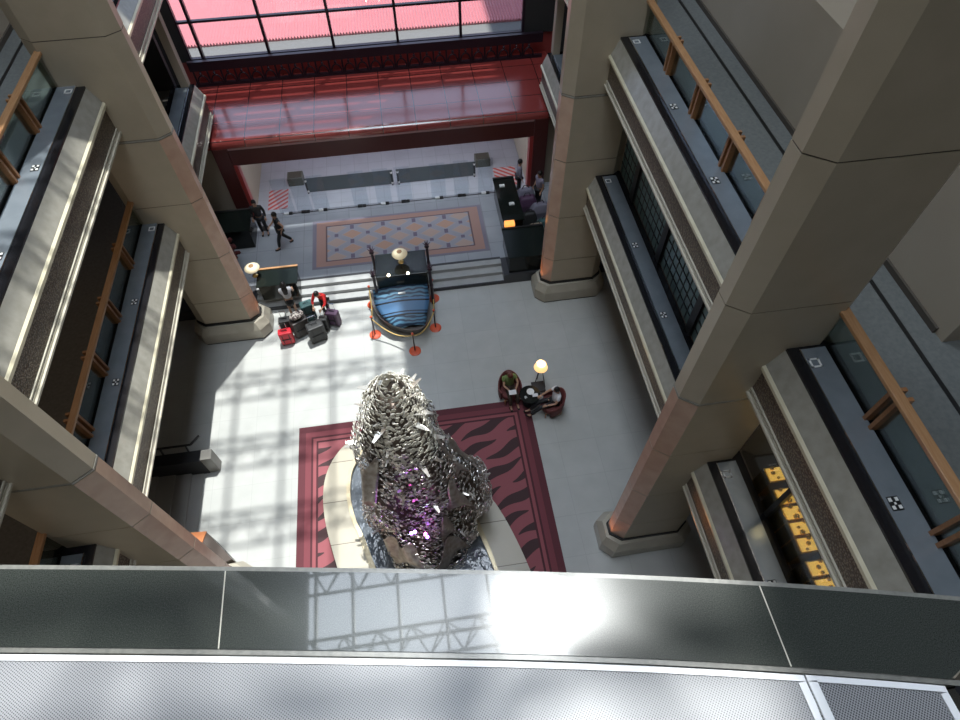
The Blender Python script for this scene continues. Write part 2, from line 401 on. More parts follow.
# ------------------------------------------------------------------ balconies
def balcony(s, Zc, y0, y1, label, posts, emblems, squares, glazed, rail=True):
    def bx(mb, d0, d1, ya, yb, z0, z1):
        a, b = sorted((X(s, d0), X(s, d1))); return mb.box(a, b, ya, yb, Zc+z0, Zc+z1)
    t = thing('balcony', (X(s, .3), (y0+y1)/2, Zc-1.2), label, 'balcony', 'stone faced balconies around the hall')
    bx(MB(), .055, .30, y0, y1, -1.2, -.5).build('carved_band', M['band'], t)
    mb = MB(); bx(mb, -.02, .09, y0, y1, -1.26, -1.215); bx(mb, .02, .09, y0, y1, -1.215, -1.17); bx(mb, .02, .06, y0, y1, -1.14, -1.11)
    mb.build('moulding', M['trim'], t)
    prof = [(X(s, d), Zc+z) for d, z in ((.01, -.44), (.22, -.004), (.34, -.004), (.34, -.52), (.05, -.52))]
    MB().ext_y(prof, y0, y1).build('coping', M['coping'], t)
    prof = [(X(s, d), Zc+z) for d, z in ((-.03, -.52), (-.03, -.45), (.01, -.42), (.06, -.42), (.06, -.52))]
    MB().ext_y(prof, y0, y1).build('coping_edge', M['rim'], t)
    bx(MB(), .20, .98, y0, y1, -.30, .0).build('ledge', M['black'], t)
    bx(MB(), .37, .80, y0+.0, y1-.22, .0, .03).build('sill_panel', M['sill'], t, bevel=.006)
    bx(MB(), .365, .385, y0, y1-.22, .0, .036).build('sill_edge', M['chrome'], t)
    for y in emblems:
        x = X(s, .52)
        e = bx(MB(), .44, .60, y-.10, y+.10, .03, .036).build('light_plate', M['groove'], t)
        mb = MB()
        for dx in (-.045, .045):
            for dy in (-.055, .055): mb.box(x+dx-.022, x+dx+.022, y+dy-.026, y+dy+.026, Zc+.036, Zc+.042)
        mb.box(x-.014, x+.014, y-.016, y+.016, Zc+.036, Zc+.042)
        mb.build('lens', M['white'], t)
    for y in squares:
        x = X(s, .5)
        mb = MB(); r = .085
        mb.box(x-r, x+r, y-r, y-r+.03, Zc+.03, Zc+.038); mb.box(x-r, x+r, y+r-.03, y+r, Zc+.03, Zc+.038)
        mb.box(x-r, x-r+.03, y-r, y+r, Zc+.03, Zc+.038); mb.box(x+r-.03, x+r, y-r, y+r, Zc+.03, Zc+.038)
        mb.build('corner_plate', M['white'], t)
    if glazed: return t
    bx(MB(), .84, .855, y0, y1, .0, .78).build('glass_panel', M['glass'], t)
    bx(MB(), .68, .84, y0, y1, .78, .85).build('handrail', M['rail'], t, bevel=.012)
    for y in posts:
        for dy in (-.11, .05):
            bx(MB(), .74, .96, y+dy, y+dy+.06, .0, .80).build('post', M['wood'], t)
    return t
W_ = {'u': 'upper', 'l': 'lower'}
YA, YB, YC = (-6.5, 5.0), (5.5, 14.5), (15.1, 21.4)
pm = [12.65, 10.95, 9.18, 7.5]; em = [11.33, 8.85, 6.4]
pn = [3.39, 1.67, 0, -1.7]; en = [2.2, -.2]
balcony(1, Z2, *YB, 'upper right balcony between the two right columns, with glass and timber rail', pm, em, [14.05], False)
balcony(1, Z1, *YB, 'lower right balcony between the two right columns, under teal shop glazing', [], em, [14.05], True)
balcony(1, Z2, *YA, 'upper balcony at the lower right corner, beyond the nearest right column', pn, en, [4.5], False)
balcony(1, Z1, *YA, 'lower balcony at the lower right, below the row of golden lit cases', [], en, [4.5], True)
balcony(-1, Z2, *YB, 'upper left balcony at the left edge, its grey sill in sunlight', [12.65, 11.0, 9.18, 7.5], em, [14.05], False)
balcony(-1, Z1, *YB, 'lower left balcony above the dark stairway, with glass and timber rail', [12.65, 10.8, 9.17, 7.53], em, [14.05], False)
balcony(-1, Z2, *YA, 'upper balcony beyond the nearest left column, in the bottom left corner', pn, en, [4.5], False)
balcony(-1, Z1, *YA, 'lower balcony hidden mostly behind the nearest left column', pn, en, [4.5], False)
balcony(-1, Z2, *YC, 'far upper left balcony behind the left column, towards the red roof', [], [18.5, 16.2], [], True)
balcony(-1, Z1, *YC, 'far lower left balcony ending beside the left end of the red roof', [], [18.5, 16.2], [], True)
balcony(1, Z2, *YC, 'far upper right balcony behind the right column, near the top', [], [18.5, 16.2], [], True)
balcony(1, Z1, *YC, 'far lower right balcony touching the right end of the red roof', [], [18.5, 16.2], [], True)
# shop glazing above the lower right balconies
for (y0, y1), lab in ((YB, 'teal shop glazing with dark frames above the middle lower right balcony'), (YA, 'dark shop glazing above the near lower right balcony, gold cases inside')):
    t = thing('shop_window', (X(1, .98), (y0+y1)/2, Z1), lab, 'shop window')
    near = y0 < 0
    MB().box(X(1, 1.0), X(1, 1.02), y0, y1, Z1, Z2-1.1).build('glass', M['clear'] if near else M['teal'], t)
    yy = y0+.2
    while yy < y1:
        MB().box(X(1, .93), X(1, 1.02), yy, yy+(.10 if near else .26), Z1, Z2-1.1).build('mullion', M['mull'], t); yy += 2.45
    mb = MB()
    for z in ((1.9, 2.6) if near else (.32, .62, .92, 1.22, 1.6, 2.0, 2.5)): mb.box(X(1, .985), X(1, 1.0), y0, y1, Z1+z, Z1+z+.03)
    if not near: 
        yy = y0+.2
        while yy < y1: mb.box(X(1, .985), X(1, .998), yy, yy+.02, Z1, Z2-1.1); yy += .27
    mb.build('glazing_bar', M['mull'], t)
M['goldlit'] = mat('gold_lit_case', (.75, .45, .08), .3, .6, emit=(1, .60, .12), es=.9)
M['goldcase'] = mat('gilded_case', (.85, .55, .12), .25, .9)
yy = 4.35; kk = 0
while yy > -1.2:
    L = random.uniform(.28, .42); x = X(1, 1.05)
    t = thing('display_case', (x+.2, yy-L/2, FZ1), 'gilded display case glowing behind the dark shop glazing', 'display case', 'golden display cases at lower right')
    MB().box(x, x+.40, yy-L, yy, FZ1, FZ1+.75).build('cabinet', M['goldcase'], t, bevel=.01)
    MB().box(x+.04, x+.38, yy-L+.03, yy-.03, FZ1+.75, FZ1+.77).build('lit_top', M['goldlit'], t)
    mb = MB()
    for q in range(3): mb.ball((x+.1+random.random()*.22, yy-L*(q+.5)/3, FZ1+.83), random.uniform(.03, .06), n=8)
    mb.build('ornament', M['goldcase'], t, smooth=True)
    yy -= L+(.02 if kk % 4 else .14); kk += 1
for y in (3.6, 1.6, -.4): point('case_light', (X(1, 1.35), y, FZ1+1.7), 3.5, (1, .72, .3))

# ------------------------------------------------------------------ entrance: vestibule with the red roof, doors, curtain window
t = thing('entrance_portal', (XC, 20.1, UP), 'dark red lacquered portal frame around the open entrance', 'portal')
RF = 4.0
P = []
n = 7
prof = [(24.15, RF), (20.22, RF)]
for i in range(n): 
    a = PI/2*i/(n-1); prof.append((20.22-.22*math.sin(a), RF-.22+.22*math.cos(a)))
prof += [(20.0, 3.72), (20.4, 3.72), (20.4, 3.8), (24.15, 3.8)]
MB().ext_x(prof, XC-7.0, XC+6.95).build('roof', M['roofred'], t)
MB().box(XC-5.7, XC+5.7, 20.03, 20.14, 3.62, 3.72).build('pink_strip', M['pinktrim'], t)
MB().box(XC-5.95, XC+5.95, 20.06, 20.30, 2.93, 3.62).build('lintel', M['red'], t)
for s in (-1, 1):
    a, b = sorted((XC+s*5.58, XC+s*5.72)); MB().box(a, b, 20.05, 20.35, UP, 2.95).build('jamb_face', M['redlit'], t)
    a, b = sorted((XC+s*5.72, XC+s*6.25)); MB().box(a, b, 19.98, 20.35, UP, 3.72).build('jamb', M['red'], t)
    struct(MB().box(*sorted((XC+s*5.62, XC+s*5.58+s*.15)), 20.36, 24.0, UP, 3.3), 'wall_forecourt_'+('left' if s < 0 else 'right'), M['wall'])
# sliding glass doors standing open in the threshold line
struct(MB().box(-5.35, 3.5, 19.97, 20.02, UP, UP+.008), 'trim_threshold', M['stepdark'])
xs = [-5.15, -4.45, -3.75, -2.15, -1.2, -.35, 1.05, 2.0, 3.0]
for i, x in enumerate(xs):
    t = thing('glass_door_leaf', (x, 20.0, UP), 'clear glass door leaf standing in the entrance threshold', 'door', 'glass door leaves across the entrance')
    MB().box(x-.30, x+.30, 19.99, 20.01, UP+.05, UP+1.75).build('pane', M['clear'], t)
    MB().box(x-.17, x+.02, 19.93, 20.06, UP, UP+.07).build('shoe', M['white' if i % 2 == 0 else 'mull'], t, bevel=.01)
    MB().box(x+.02, x+.17, 19.93, 20.06, UP, UP+.06).build('pivot', M['mull'], t, bevel=.01)
# forecourt: glass barrier, planters, striped floor mats
for x0, x1, lab in ((-4.4, -.75, 'left half of the dark glass barrier outside the entrance'), (-.6, 2.75, 'right half of the dark glass barrier outside the entrance')):
    t = thing('glass_barrier', ((x0+x1)/2, 21.2, UP), lab, 'barrier', 'glass barriers outside the entrance')
    MB().box(x0, x1, 21.18, 21.20, UP+.03, UP+.73).build('pane', mat('smoked_glass', (.14, .165, .17), .12), t)
    for xx in (x0+.06, x1-.06):
        MB().tube((xx, 21.12, UP), (xx, 21.12, UP+.72), .02).build('post', M['mull'], t)
        for z in (.12, .64):
            MB().ball((xx, 21.13, UP+z), .05, n=8).build('clamp', M['white'], t, smooth=True)
for x, lab in ((-4.86, 'square olive planter box left of the glass barrier outside'), (3.15, 'square olive planter box right of the glass barrier outside')):
    t = thing('planter_box', (x, 21.95, UP), lab, 'planter')
    MB().box(x-.32, x+.32, 21.7, 22.2, UP, UP+.38).build('box', mat('olive_planter', (.13, .13, .10), .5), t, bevel=.015)
    MB().box(x-.27, x+.27, 21.75, 22.15, UP+.38, UP+.385).build('soil', mat('soil', (.09, .08, .06), .9), t)
def stripe_mat(name, sgn):
    Mx = mat(name, (.6, .2, .2), .5); nt = Mx.node_tree; b = nt.nodes['Principled BSDF']
    v = coord(nt, rot=(0, 0, sgn*math.radians(52))); wv = nt.nodes.new('ShaderNodeTexWave'); wv.inputs['Scale'].default_value = 1.55; wv.inputs['Distortion'].default_value = 0
    nt.links.new(v, wv.inputs['Vector'])
    nt.links.new(ramp(nt, wv.outputs['Fac'], [(.45, (.62, .10, .08)), (.55, (.66, .55, .55))]), b.inputs['Base Color'])
    return Mx
solo(MB().box(-6.0, -5.2, 20.35, 21.55, UP-.004, UP+.012), 'striped_mat', stripe_mat('red_white_stripes_a', 1), 'red and white striped floor mat at the left of the entrance', 'mat')
solo(MB().box(3.55, 4.5, 20.35, 21.55, UP-.004, UP+.012), 'striped_mat', stripe_mat('red_white_stripes_b', -1), 'red and white striped floor mat at the right of the entrance', 'mat')
# curtain window above the red roof
WY = 24.2
def zz(b, x0, x1, y, z0, z1, r, n):
    for i in range(n):
        xa, xb = x0+(x1-x0)*i/n, x0+(x1-x0)*(i+1)/n; xm = (xa+xb)/2
        b.tube((xa, y, z0), (xm, y, z1), r, n=5); b.tube((xm, y, z1), (xb, y, z0), r, n=5)
t = thing('window_2', (XC, WY, 4.9), 'tall window above the red roof, pink roofing behind it', 'window', kind='structure')
MB().box(-7.85, 5.3, WY+.02, WY+.03, 4.9, 26).build('pane', M['clear'], t)
mx = [-7.85, -7.35, -4.85, -2.35, .15, 2.65, 5.15]
for x in mx: MB().box(x-.05, x+.05, WY-.08, WY+.1, 4.75, 27).build('mullion', M['iron'], t)
mb = MB()
for z in (4.86, 6.25): mb.box(-7.85, 5.2, WY-.07, WY+.07, z-.04, z+.04)
mb.build('transom', M['iron'], t)
for j, z in enumerate([7.75, 10.2, 12.7, 15.2, 17.7, 20.2, 22.7]):
    b = MB(); zz(b, -7.85, 5.2, WY-.05, z, z+.75, .05, 24)
    b.tube((-7.85, WY-.05, z), (5.2, WY-.05, z), .05); b.tube((-7.85, WY-.05, z+.75), (5.2, WY-.05, z+.75), .05)
    if z > 9:  # unseen shelves added to stripe the red roof with shade
        b.box(-7.85, 5.2, WY-.16, WY+.10, z-.03, z+.03)
        for xx in mx: b.box(xx-.16, xx+.16, WY-.1, WY+.1, z-.3, z+.05)
    b.build('lattice_beam', M['iron'], t)
mb = MB().box(1.0, 5.3, WY-.02, WY+.01, 13.4, 26); mb.box(-8.15, 5.3, WY-.05, WY+.05, 26, 36.2)  # right panel added out of view to block sun; wall above the glass
mb.build('sun_block_panel', M['walldark'], t)
struct(MB().box(-8.45, -7.86, WY-.1, WY+.1, 4.82, 36), 'wall_back_strip', M['void'])
mb = MB().box(-8.3, 6.7, WY+.0, WY+.12, 3.3, 4.82)
struct(mb, 'wall_below_window', M['redlit'])  # bright red stands for a sunlit ledge behind the hoops
mb = MB().box(5.2, XC+7.5, WY-.1, WY+.1, 4.82, 36)
struct(mb, 'wall_back_pier', M['void'])
# ironwork frieze standing on the back edge of the red roof
t = thing('iron_frieze', (XC, 23.8, RF), 'dark wrought iron frieze of hoops along the back of the red roof', 'frieze')
mb = MB().box(-7.9, 5.9, 23.72, 23.87, RF, RF+.10); mb.box(-7.9, 5.9, 23.74, 23.9, RF+.62, RF+.98); mb.build('beam', M['iron'], t)
n = 26
for i in range(n):
    xa = -7.8+13.4*(i+.5)/n
    pts = [(xa+.20*math.cos(a), 23.76, RF+.10+.34*math.sin(a)) for a in [PI*q/8 for q in range(9)]]
    b = MB().path(pts, .032, 5); b.tube((xa-.25, 23.76, RF+.1), (xa-.25, 23.76, RF+.62), .04); b.tube((xa, 23.76, RF+.44), (xa, 23.76, RF+.62), .03)
    b.ball((xa, 23.72, RF+.54), .055, n=8)
    b.build('hoop', M['iron'], t)
# pink corrugated roofing outside and the neighbour block that shades its right end
N = 150; ring = []
x0, x1 = -11.0, 7.4
top = [(x0+(x1-x0)*i/(N*2), 4.70+(.10 if i % 2 else 0)) for i in range(N*2+1)]
prof = top+[(x1, 4.60), (x0, 4.60)]
t = thing('corrugated_roof', (XC, 25.4, 4.5), 'pink corrugated canopy roof outside the tall window', 'roof')
MB().ext_y(prof, 25.45, 36).build('sheet', M['pinkroof'], t)
MB().box(x0, x1, 24.75, 25.45, 4.5, 4.66).build('gutter', M['gutter'], t)
solo(MB().box(8.0, 12, 27, 40, 0, 38), 'neighbour_building', M['wall'], 'plain neighbouring block outside beyond the right end of the pink roof', 'building')

# entrance rug
def rug_mat():
    Mx = mat('tile_pattern_rug', (.5, .4, .35), .5); nt = Mx.node_tree; L = nt.links; b = nt.nodes['Principled BSDF']
    def math_(op, a, c=None):
        q = nt.nodes.new('ShaderNodeMath'); q.operation = op
        for i, v in enumerate((a, c)):
            if v is None: continue
            if isinstance(v, (int, float)): q.inputs[i].default_value = v
            else: L.new(v, q.inputs[i])
        return q.outputs[0]
    def mixc(f, A, B):
        q = nt.nodes.new('ShaderNodeMix'); q.data_type = 'RGBA'; L.new(f, q.inputs['Factor'])
        for nm, v in (('A', A), ('B', B)):
            if isinstance(v, tuple): q.inputs[nm].default_value = (*v, 1)
            else: L.new(v, q.inputs[nm])
        return q.outputs['Result']
    tc = nt.nodes.new('ShaderNodeTexCoord'); sp = nt.nodes.new('ShaderNodeSeparateXYZ'); L.new(tc.outputs['Object'], sp.inputs[0])
    x, y = sp.outputs[0], sp.outputs[1]
    c = .62
    fx = math_('SUBTRACT', math_('FRACT', math_('ADD', math_('DIVIDE', x, c*2), 10.0)), .5); fy = math_('SUBTRACT', math_('FRACT', math_('ADD', math_('DIVIDE', y, c*1.3), 10.0)), .5)
    ax, ay = math_('ABSOLUTE', fx), math_('ABSOLUTE', fy)
    s = math_('ADD', ax, ay)
    diamond = math_('LESS_THAN', s, .30); diamond2 = math_('GREATER_THAN', s, .70)
    edge = math_('LESS_THAN', math_('ABSOLUTE', math_('SUBTRACT', s, .5)), .16)
    cross = math_('LESS_THAN', math_('MULTIPLY', ax, ay), .006)
    small = math_('LESS_THAN', math_('ABSOLUTE', math_('SUBTRACT', ax, .5)), .06)
    star = math_('MULTIPLY', small, math_('LESS_THAN', ay, .10))
    small2 = math_('MULTIPLY', math_('LESS_THAN', ax, .06), math_('GREATER_THAN', ay, .36))
    col = mixc(edge, (.42, .36, .36), (.33, .33, .38))
    col = mixc(diamond, col, (.48, .30, .22)); col = mixc(diamond2, col, (.46, .34, .29))
    col = mixc(star, col, (.16, .13, .19)); col = mixc(small2, col, (.16, .13, .19))
    bx = math_('GREATER_THAN', math_('ABSOLUTE', x), 3.42-.52); by = math_('GREATER_THAN', math_('ABSOLUTE', y), 1.32-.33)
    bord = math_('MAXIMUM', bx, by)
    bx2 = math_('GREATER_THAN', math_('ABSOLUTE', x), 3.42-.16); by2 = math_('GREATER_THAN', math_('ABSOLUTE', y), 1.32-.1)
    bord2 = math_('MAXIMUM', bx2, by2)
    bx3 = math_('GREATER_THAN', math_('ABSOLUTE', x), 3.42-.58); by3 = math_('GREATER_THAN', math_('ABSOLUTE', y), 1.32-.38)
    col = mixc(math_('MAXIMUM', bx3, by3), col, (.14, .09, .10)); col = mixc(bord, col, (.40, .24, .20)); col = mixc(bord2, col, (.22, .20, .25))
    L.new(col, b.inputs['Base Color']); return Mx
o = MB().box(-3.42, 3.42, -1.32, 1.32, 0, .012).build('patterned_rug', rug_mat()); o.location = (-.74, 18.02, UP)
tag(o, 'long tan rug with diamond and star tile pattern inside the entrance', 'rug')
# ------------------------------------------------------------------ carpet under the fountain
def carpet_mat():
    Mx = mat('maroon_flame_carpet', (.2, .05, .06), .85, spec=.2); nt = Mx.node_tree; L = nt.links; b = nt.nodes['Principled BSDF']
    def mth(op, a, c=None):
        q = nt.nodes.new('ShaderNodeMath'); q.operation = op
        for i, v in enumerate((a, c)):
            if v is None: continue
            if isinstance(v, (int, float)): q.inputs[i].default_value = v
            else: L.new(v, q.inputs[i])
        return q.outputs[0]
    def mixc(f, A, B):
        q = nt.nodes.new('ShaderNodeMix'); q.data_type = 'RGBA'; L.new(f, q.inputs['Factor'])
        for nm, v in (('A', A), ('B', B)):
            if isinstance(v, tuple): q.inputs[nm].default_value = (*v, 1)
            else: L.new(v, q.inputs[nm])
        return q.outputs['Result']
    tc = nt.nodes.new('ShaderNodeTexCoord'); sp = nt.nodes.new('ShaderNodeSeparateXYZ'); L.new(tc.outputs['Object'], sp.inputs[0])
    x, y = sp.outputs[0], sp.outputs[1]
    # long slanted flames: stretched noise in a skewed frame
    cb = nt.nodes.new('ShaderNodeCombineXYZ')
    ax = mth('ABSOLUTE', x)
    u = mth('SUBTRACT', mth('MULTIPLY', x, .42), y)
    wob = mth('MULTIPLY', mth('SINE', mth('MULTIPLY', mth('ADD', x, mth('MULTIPLY', y, .35)), 5.0)), .05)
    ph = mth('MULTIPLY', mth('ADD', u, wob), 11.5)
    tri = mth('SINE', ph)
    amp = mth('SINE', mth('ADD', mth('MULTIPLY', x, 2.7), mth('MULTIPLY', mth('FLOOR', mth('DIVIDE', mth('ADD', ph, PI/2), 2*PI)), 2.2)))
    f = mth('GREATER_THAN', mth('ADD', tri, mth('MULTIPLY', amp, .8)), .30)
    col = mixc(f, (.30, .098, .11), (.07, .04, .042))
    def ring(d): return mth('MAXIMUM', mth('GREATER_THAN', ax, 3.78-d), mth('GREATER_THAN', mth('ABSOLUTE', y), 4.4-d))
    for d, c in ((.62, (.08, .03, .036)), (.56, (.29, .09, .10)), (.46, (.085, .03, .036)), (.40, (.19, .055, .066)), (.22, (.12, .038, .046))): col = mixc(ring(d), col, c)
    L.new(col, b.inputs['Base Color']); return Mx
o = MB().box(-3.78, 3.78, -4.4, 4.4, 0, .012).build('carpet', carpet_mat()); o.location = (-.83, 5.75, 0)
tag(o, 'square maroon carpet with dark flame pattern under the fountain', 'carpet')
# ------------------------------------------------------------------ fountain basin
def smooth_closed(pts, n=8):
    out = []; N = len(pts)
    for i in range(N):
        p0, p1, p2, p3 = [Vector(pts[(i+k-1) % N]) for k in range(4)]
        for j in range(n):
            t_ = j/n
            out.append(tuple(.5*((2*p1)+(-p0+p2)*t_+(2*p0-5*p1+4*p2-p3)*t_**2+(-p0+3*p1-3*p2+p3)*t_**3)))
    return out
OUT = [(-1.35, 10.0), (-2.5, 9.5), (-3.27, 8.93), (-3.70, 8.06), (-3.72, 6.9), (-3.38, 5.4), (-2.9, 3.8), (-1.9, 2.2), (-.3, 1.4), (1.3, 1.7), (2.1, 2.9), (1.9, 4.53), (1.36, 6.33), (.57, 7.75), (-.3, 9.3)]
INN = [(-1.4, 9.25), (-2.3, 8.95), (-2.86, 8.35), (-3.0, 7.5), (-2.88, 6.7), (-2.66, 6.1), (-2.2, 4.7), (-1.4, 3.1), (-.3, 2.4), (.7, 2.5), (1.1, 3.3), (.97, 4.67), (.5, 6.45), (-.1, 7.7), (-.7, 8.7)]
OUTs, INNs = smooth_closed(OUT), smooth_closed(INN)
t = thing('fountain_basin', (-.9, 6.0, 0), 'leaf shaped fountain basin with wide pale stone rim on the maroon carpet', 'fountain')
def ringmesh(A, B, z0, z1):
    b = MB()
    b.loft([[(x, y, z0) for x, y in A], [(x, y, z1) for x, y in A], [(x, y, z1) for x, y in B], [(x, y, z0) for x, y in B]], cap=False)
    return b
rimstone = tiled('pale_rim_stone', (.50, .45, .35), (.46, .42, .33), (.18, .15, .12), 3.0, 1.28, .012, .3)
ringmesh(OUTs, INNs, .0, .40).build('rim', rimstone, t)
def scale_in(pts, d):
    c = Vector((-.95, 5.9)); return [tuple(Vector(p)+(c-Vector(p)).normalized()*d) for p in pts]
ringmesh(scale_in(INNs, -.07), scale_in(INNs, .07), .36, .47).build('inner_lip', M['gold'], t, smooth=False)
M['water'] = mat('fountain_water', (.13, .145, .165), .07, spec=.8)
nt = M['water'].node_tree; nz = nt.nodes.new('ShaderNodeTexNoise'); nz.inputs['Scale'].default_value = 6
bp = nt.nodes.new('ShaderNodeBump'); bp.inputs['Strength'].default_value = .4; bp.inputs['Distance'].default_value = .05
nt.links.new(coord(nt), nz.inputs['Vector']); nt.links.new(nz.outputs['Fac'], bp.inputs['Height']); nt.links.new(bp.outputs['Normal'], nt.nodes['Principled BSDF'].inputs['Normal'])
MB().prism(scale_in(INNs, -.02), .0, .28).build('water', M['water'], t)
# ------------------------------------------------------------------ mirrored sculpture
def sculpture():
    rnd = random.Random(11)
    t = thing('mirror_sculpture', (-.95, 6.55, .28), 'tall jagged openwork sculpture of mirrored metal rising from the fountain', 'sculpture')
    cham = mat('mirror_polished_steel', (.62, .60, .56), .26, .55)
    nt = cham.node_tree; n = nt.nodes.new('ShaderNodeTexNoise'); n.inputs['Scale'].default_value = 3.5
    nt.links.new(coord(nt), n.inputs['Vector'])
    nt.links.new(ramp(nt, n.outputs['Fac'], [(.35, (.55, .47, .40)), (.6, (.85, .83, .78))]), nt.nodes['Principled BSDF'].inputs['Base Color'])
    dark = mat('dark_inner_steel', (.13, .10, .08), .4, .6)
    zt = 7.0
    prof = [(0, 1.55), (.6, 1.58), (1.4, 1.50), (2.4, 1.34), (3.3, 1.14), (4.2, 1.0), (5.0, .82), (5.8, .66), (6.4, .46), (6.8, .28), (zt, .14)]
    def rad(z):
        for (a, ra), (b, rb) in zip(prof, prof[1:]):
            if z <= b: return ra+(rb-ra)*(z-a)/(b-a)
        return .1
    def pos(a, z, off=0):
        f = 1+.16*math.sin(3*a+z*.9)+.10*math.sin(5*a-1.7*z)+.06*math.sin(9*a+3*z)
        r = rad(z)*f+off
        cx = -.95+.10*math.sin(z*.8)+.06*z/7+.30*max(0, 1-z/3.2); cy = 6.55+.03*z
        return Vector((cx+r*math.cos(a), cy+r*math.sin(a), .28+z))
    # skin of irregular mirrored plates with gaps
    NA, NZ = 120, 150
    skins = [MB(), MB()]
    for iz in range(NZ):
        z = zt*(iz+.5)/NZ; na = max(22, int(NA*rad(z)/1.6))
        for ia in range(na):
            a = 2*PI*(ia+(.5 if iz % 2 else 0)+rnd.uniform(-.2, .2))/na
            hole = math.sin(a*7+z*4)*math.sin(z*6+a*3)
            if rnd.random() < (.10 if z > 4.9 else .16)+.20*(hole > .35): continue
            c = pos(a, z, rnd.uniform(-.05, .06))
            n_ = (pos(a, z, .5)-pos(a, z)).normalized()
            n_ = (n_+Vector((rnd.uniform(-1, 1), rnd.uniform(-1, 1), rnd.uniform(-.6, .9)))*(.30 if z > 4.9 else .42)).normalized()
            q = n_.to_track_quat('Z', 'Y'); s = rnd.uniform(.028, .062); k = rnd.choice((3, 4, 5, 5, 6)); ph = rnd.random()*6
            pts = [c+q @ Vector((s*rnd.uniform(.7, 1.25)*math.cos(ph+2*PI*j/k), s*rnd.uniform(.7, 1.25)*math.sin(ph+2*PI*j/k), 0)) for j in range(k)]
            b = skins[1 if z > 4.9 else 0]
            b.loft([[tuple(p) for p in pts], [tuple(p+n_*.012) for p in pts]])
    skins[0].build('mirror_plates', cham, t)['kind'] = 'stuff'
    skins[1].build('crown_plates', mat('sunlit_pale_plate', (.80, .76, .66), .38, .25), t)['kind'] = 'stuff'  # paler plates: sunlight on the top is put into their colour
    # dark inner core so the gaps read dark
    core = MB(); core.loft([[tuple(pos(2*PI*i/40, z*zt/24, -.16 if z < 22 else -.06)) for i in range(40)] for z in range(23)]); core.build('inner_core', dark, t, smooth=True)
    # big curled sheets
    sheetm = noisy('brushed_curled_sheet', (.30, .25, .21), (.52, .47, .42), 7, .36, .7, bump=.5)
    for (a0, z0, w_, h_, o_) in ((3.75, 3.3, .55, 1.3, .10), (4.35, 1.2, .5, .7, .10), (5.5, 2.4, .4, 1.5, .14), (5.9, 3.4, .35, 1.4, .10), (4.0, .9, .5, .9, .12), (5.0, .4, .8, .7, .16), (3.2, 2.0, .4, 1.4, .1), (.2, 2.2, .4, 1.6, .1), (5.1, 1.3, .35, 1.1, .14)):
        b = MB(); rows = []
        for j in range(9):
            v = j/8; row = []
            for i in range(9):
                u = i/8; a = a0+(u-.5)*w_*(1-.3*v); z = z0+v*h_+.25*math.sin(u*5+a0)
                row.append(tuple(pos(a, z, o_*(.3+math.sin(PI*u)*(.5+.5*math.sin(PI*v))+.5*abs(v-.5)))))
            rows.append(row)
        b.loft(rows, close=False, cap=False)
        o = b.build('curled_sheet', sheetm, t, smooth=True); md = o.modifiers.new('s', 'SOLIDIFY'); md.thickness = .015
    # ragged leaves sticking out along the edge
    for q in range(60):
        a = rnd.uniform(0, 2*PI); z = rnd.uniform(.1, 6.6); c = pos(a, z, .0); n_ = (pos(a, z, .5)-c).normalized()
        L_ = rnd.uniform(.08, .16); s_ = Vector((-n_.y, n_.x, rnd.uniform(-.5, .5))).normalized()*L_*.4
        tip = c+n_*(L_+.1)+Vector((0, 0, rnd.uniform(-.1, .2)))
        if q == 0: lv = MB()
        p = [c-s_, c+s_, tip+s_*.5, tip-s_*.3]
        lv.loft([[tuple(v) for v in p], [tuple(v+Vector((0, 0, .015))) for v in p]])
    lv.build('ragged_leaf', cham, t)['kind'] = 'stuff'
    # coloured lamps near the foot
    for px, py, pz, c in ((-1.05, 5.15, 3.20, (.35, .08, 1)), (-.96, 5.15, 3.26, (.45, .15, 1)), (-.73, 5.16, 2.98, (1, .05, .7)), (-.70, 5.15, 2.78, (.3, .1, 1))):
        MB().ball((px, py-.12, pz), .045, n=8).build('coloured_lamp', mat('lamp', (1, 1, 1), emit=c, es=14), t)
    point('purple_lamp_light', (-1.0, 4.8, 3.3), 2.2, (.4, .1, 1)); point('magenta_lamp_light', (-.7, 4.8, 2.9), 1.5, (1, .1, .6))
sculpture()

# ------------------------------------------------------------------ stairway down under the left balcony
t = thing('stairway', (-8.6, 7.6, 0), 'grey stairway with broad steps under the lower left balcony', 'stairs')
mb = MB()
for i, x in enumerate((-9.3, -8.8, -8.3, -7.85, -7.5)):
    mb.box(-9.9 if i == 0 else x-.5, x, 5.6, 9.0, .0, .30-.055*i if i < 4 else .03)
mb.build('steps', mat('dull_grey_tread', (.34, .33, .31), .5), t)
t = thing('stair_parapet', (-8.3, 9.2, 0), 'low black parapet wall with metal handrail at the top of the stairway', 'parapet')
MB().box(-10.2, -7.32, 8.98, 9.36, 0, .85).build('wall', M['blk'], t)
MB().box(-7.32, -7.0, 9.0, 9.34, 0, .88).build('end_post', mat('speckled_grey_post', (.20, .19, .17), .35), t, bevel=.02)
b = MB().tube((-10.2, 9.5, 1.0), (-7.6, 9.5, 1.0), .035); b.tube((-7.6, 9.5, 1.0), (-7.35, 9.75, 1.05), .04)
for x in (-9.6, -8.5, -7.75): b.tube((x, 9.4, .6), (x, 9.5, 1.0), .03)
b.build('handrail', M['mull'], t)
t = thing('stair_end_wall', (-6.75, 6.2, 0), 'short brown topped end wall with orange side beside the nearest left column', 'end wall')
MB().prism([(-7.2, 6.75), (-6.85, 6.7), (-6.1, 5.85), (-6.4, 5.75)], 0, .9).build('wall', mat('brown_cap', (.075, .055, .045), .4), t)
MB().prism([(-7.35, 6.75), (-6.85, 6.72), (-6.95, 6.35), (-7.3, 6.4)], .9, .95).build('cap', mat('orange_stone_cap', (.55, .2, .08), .3), t)

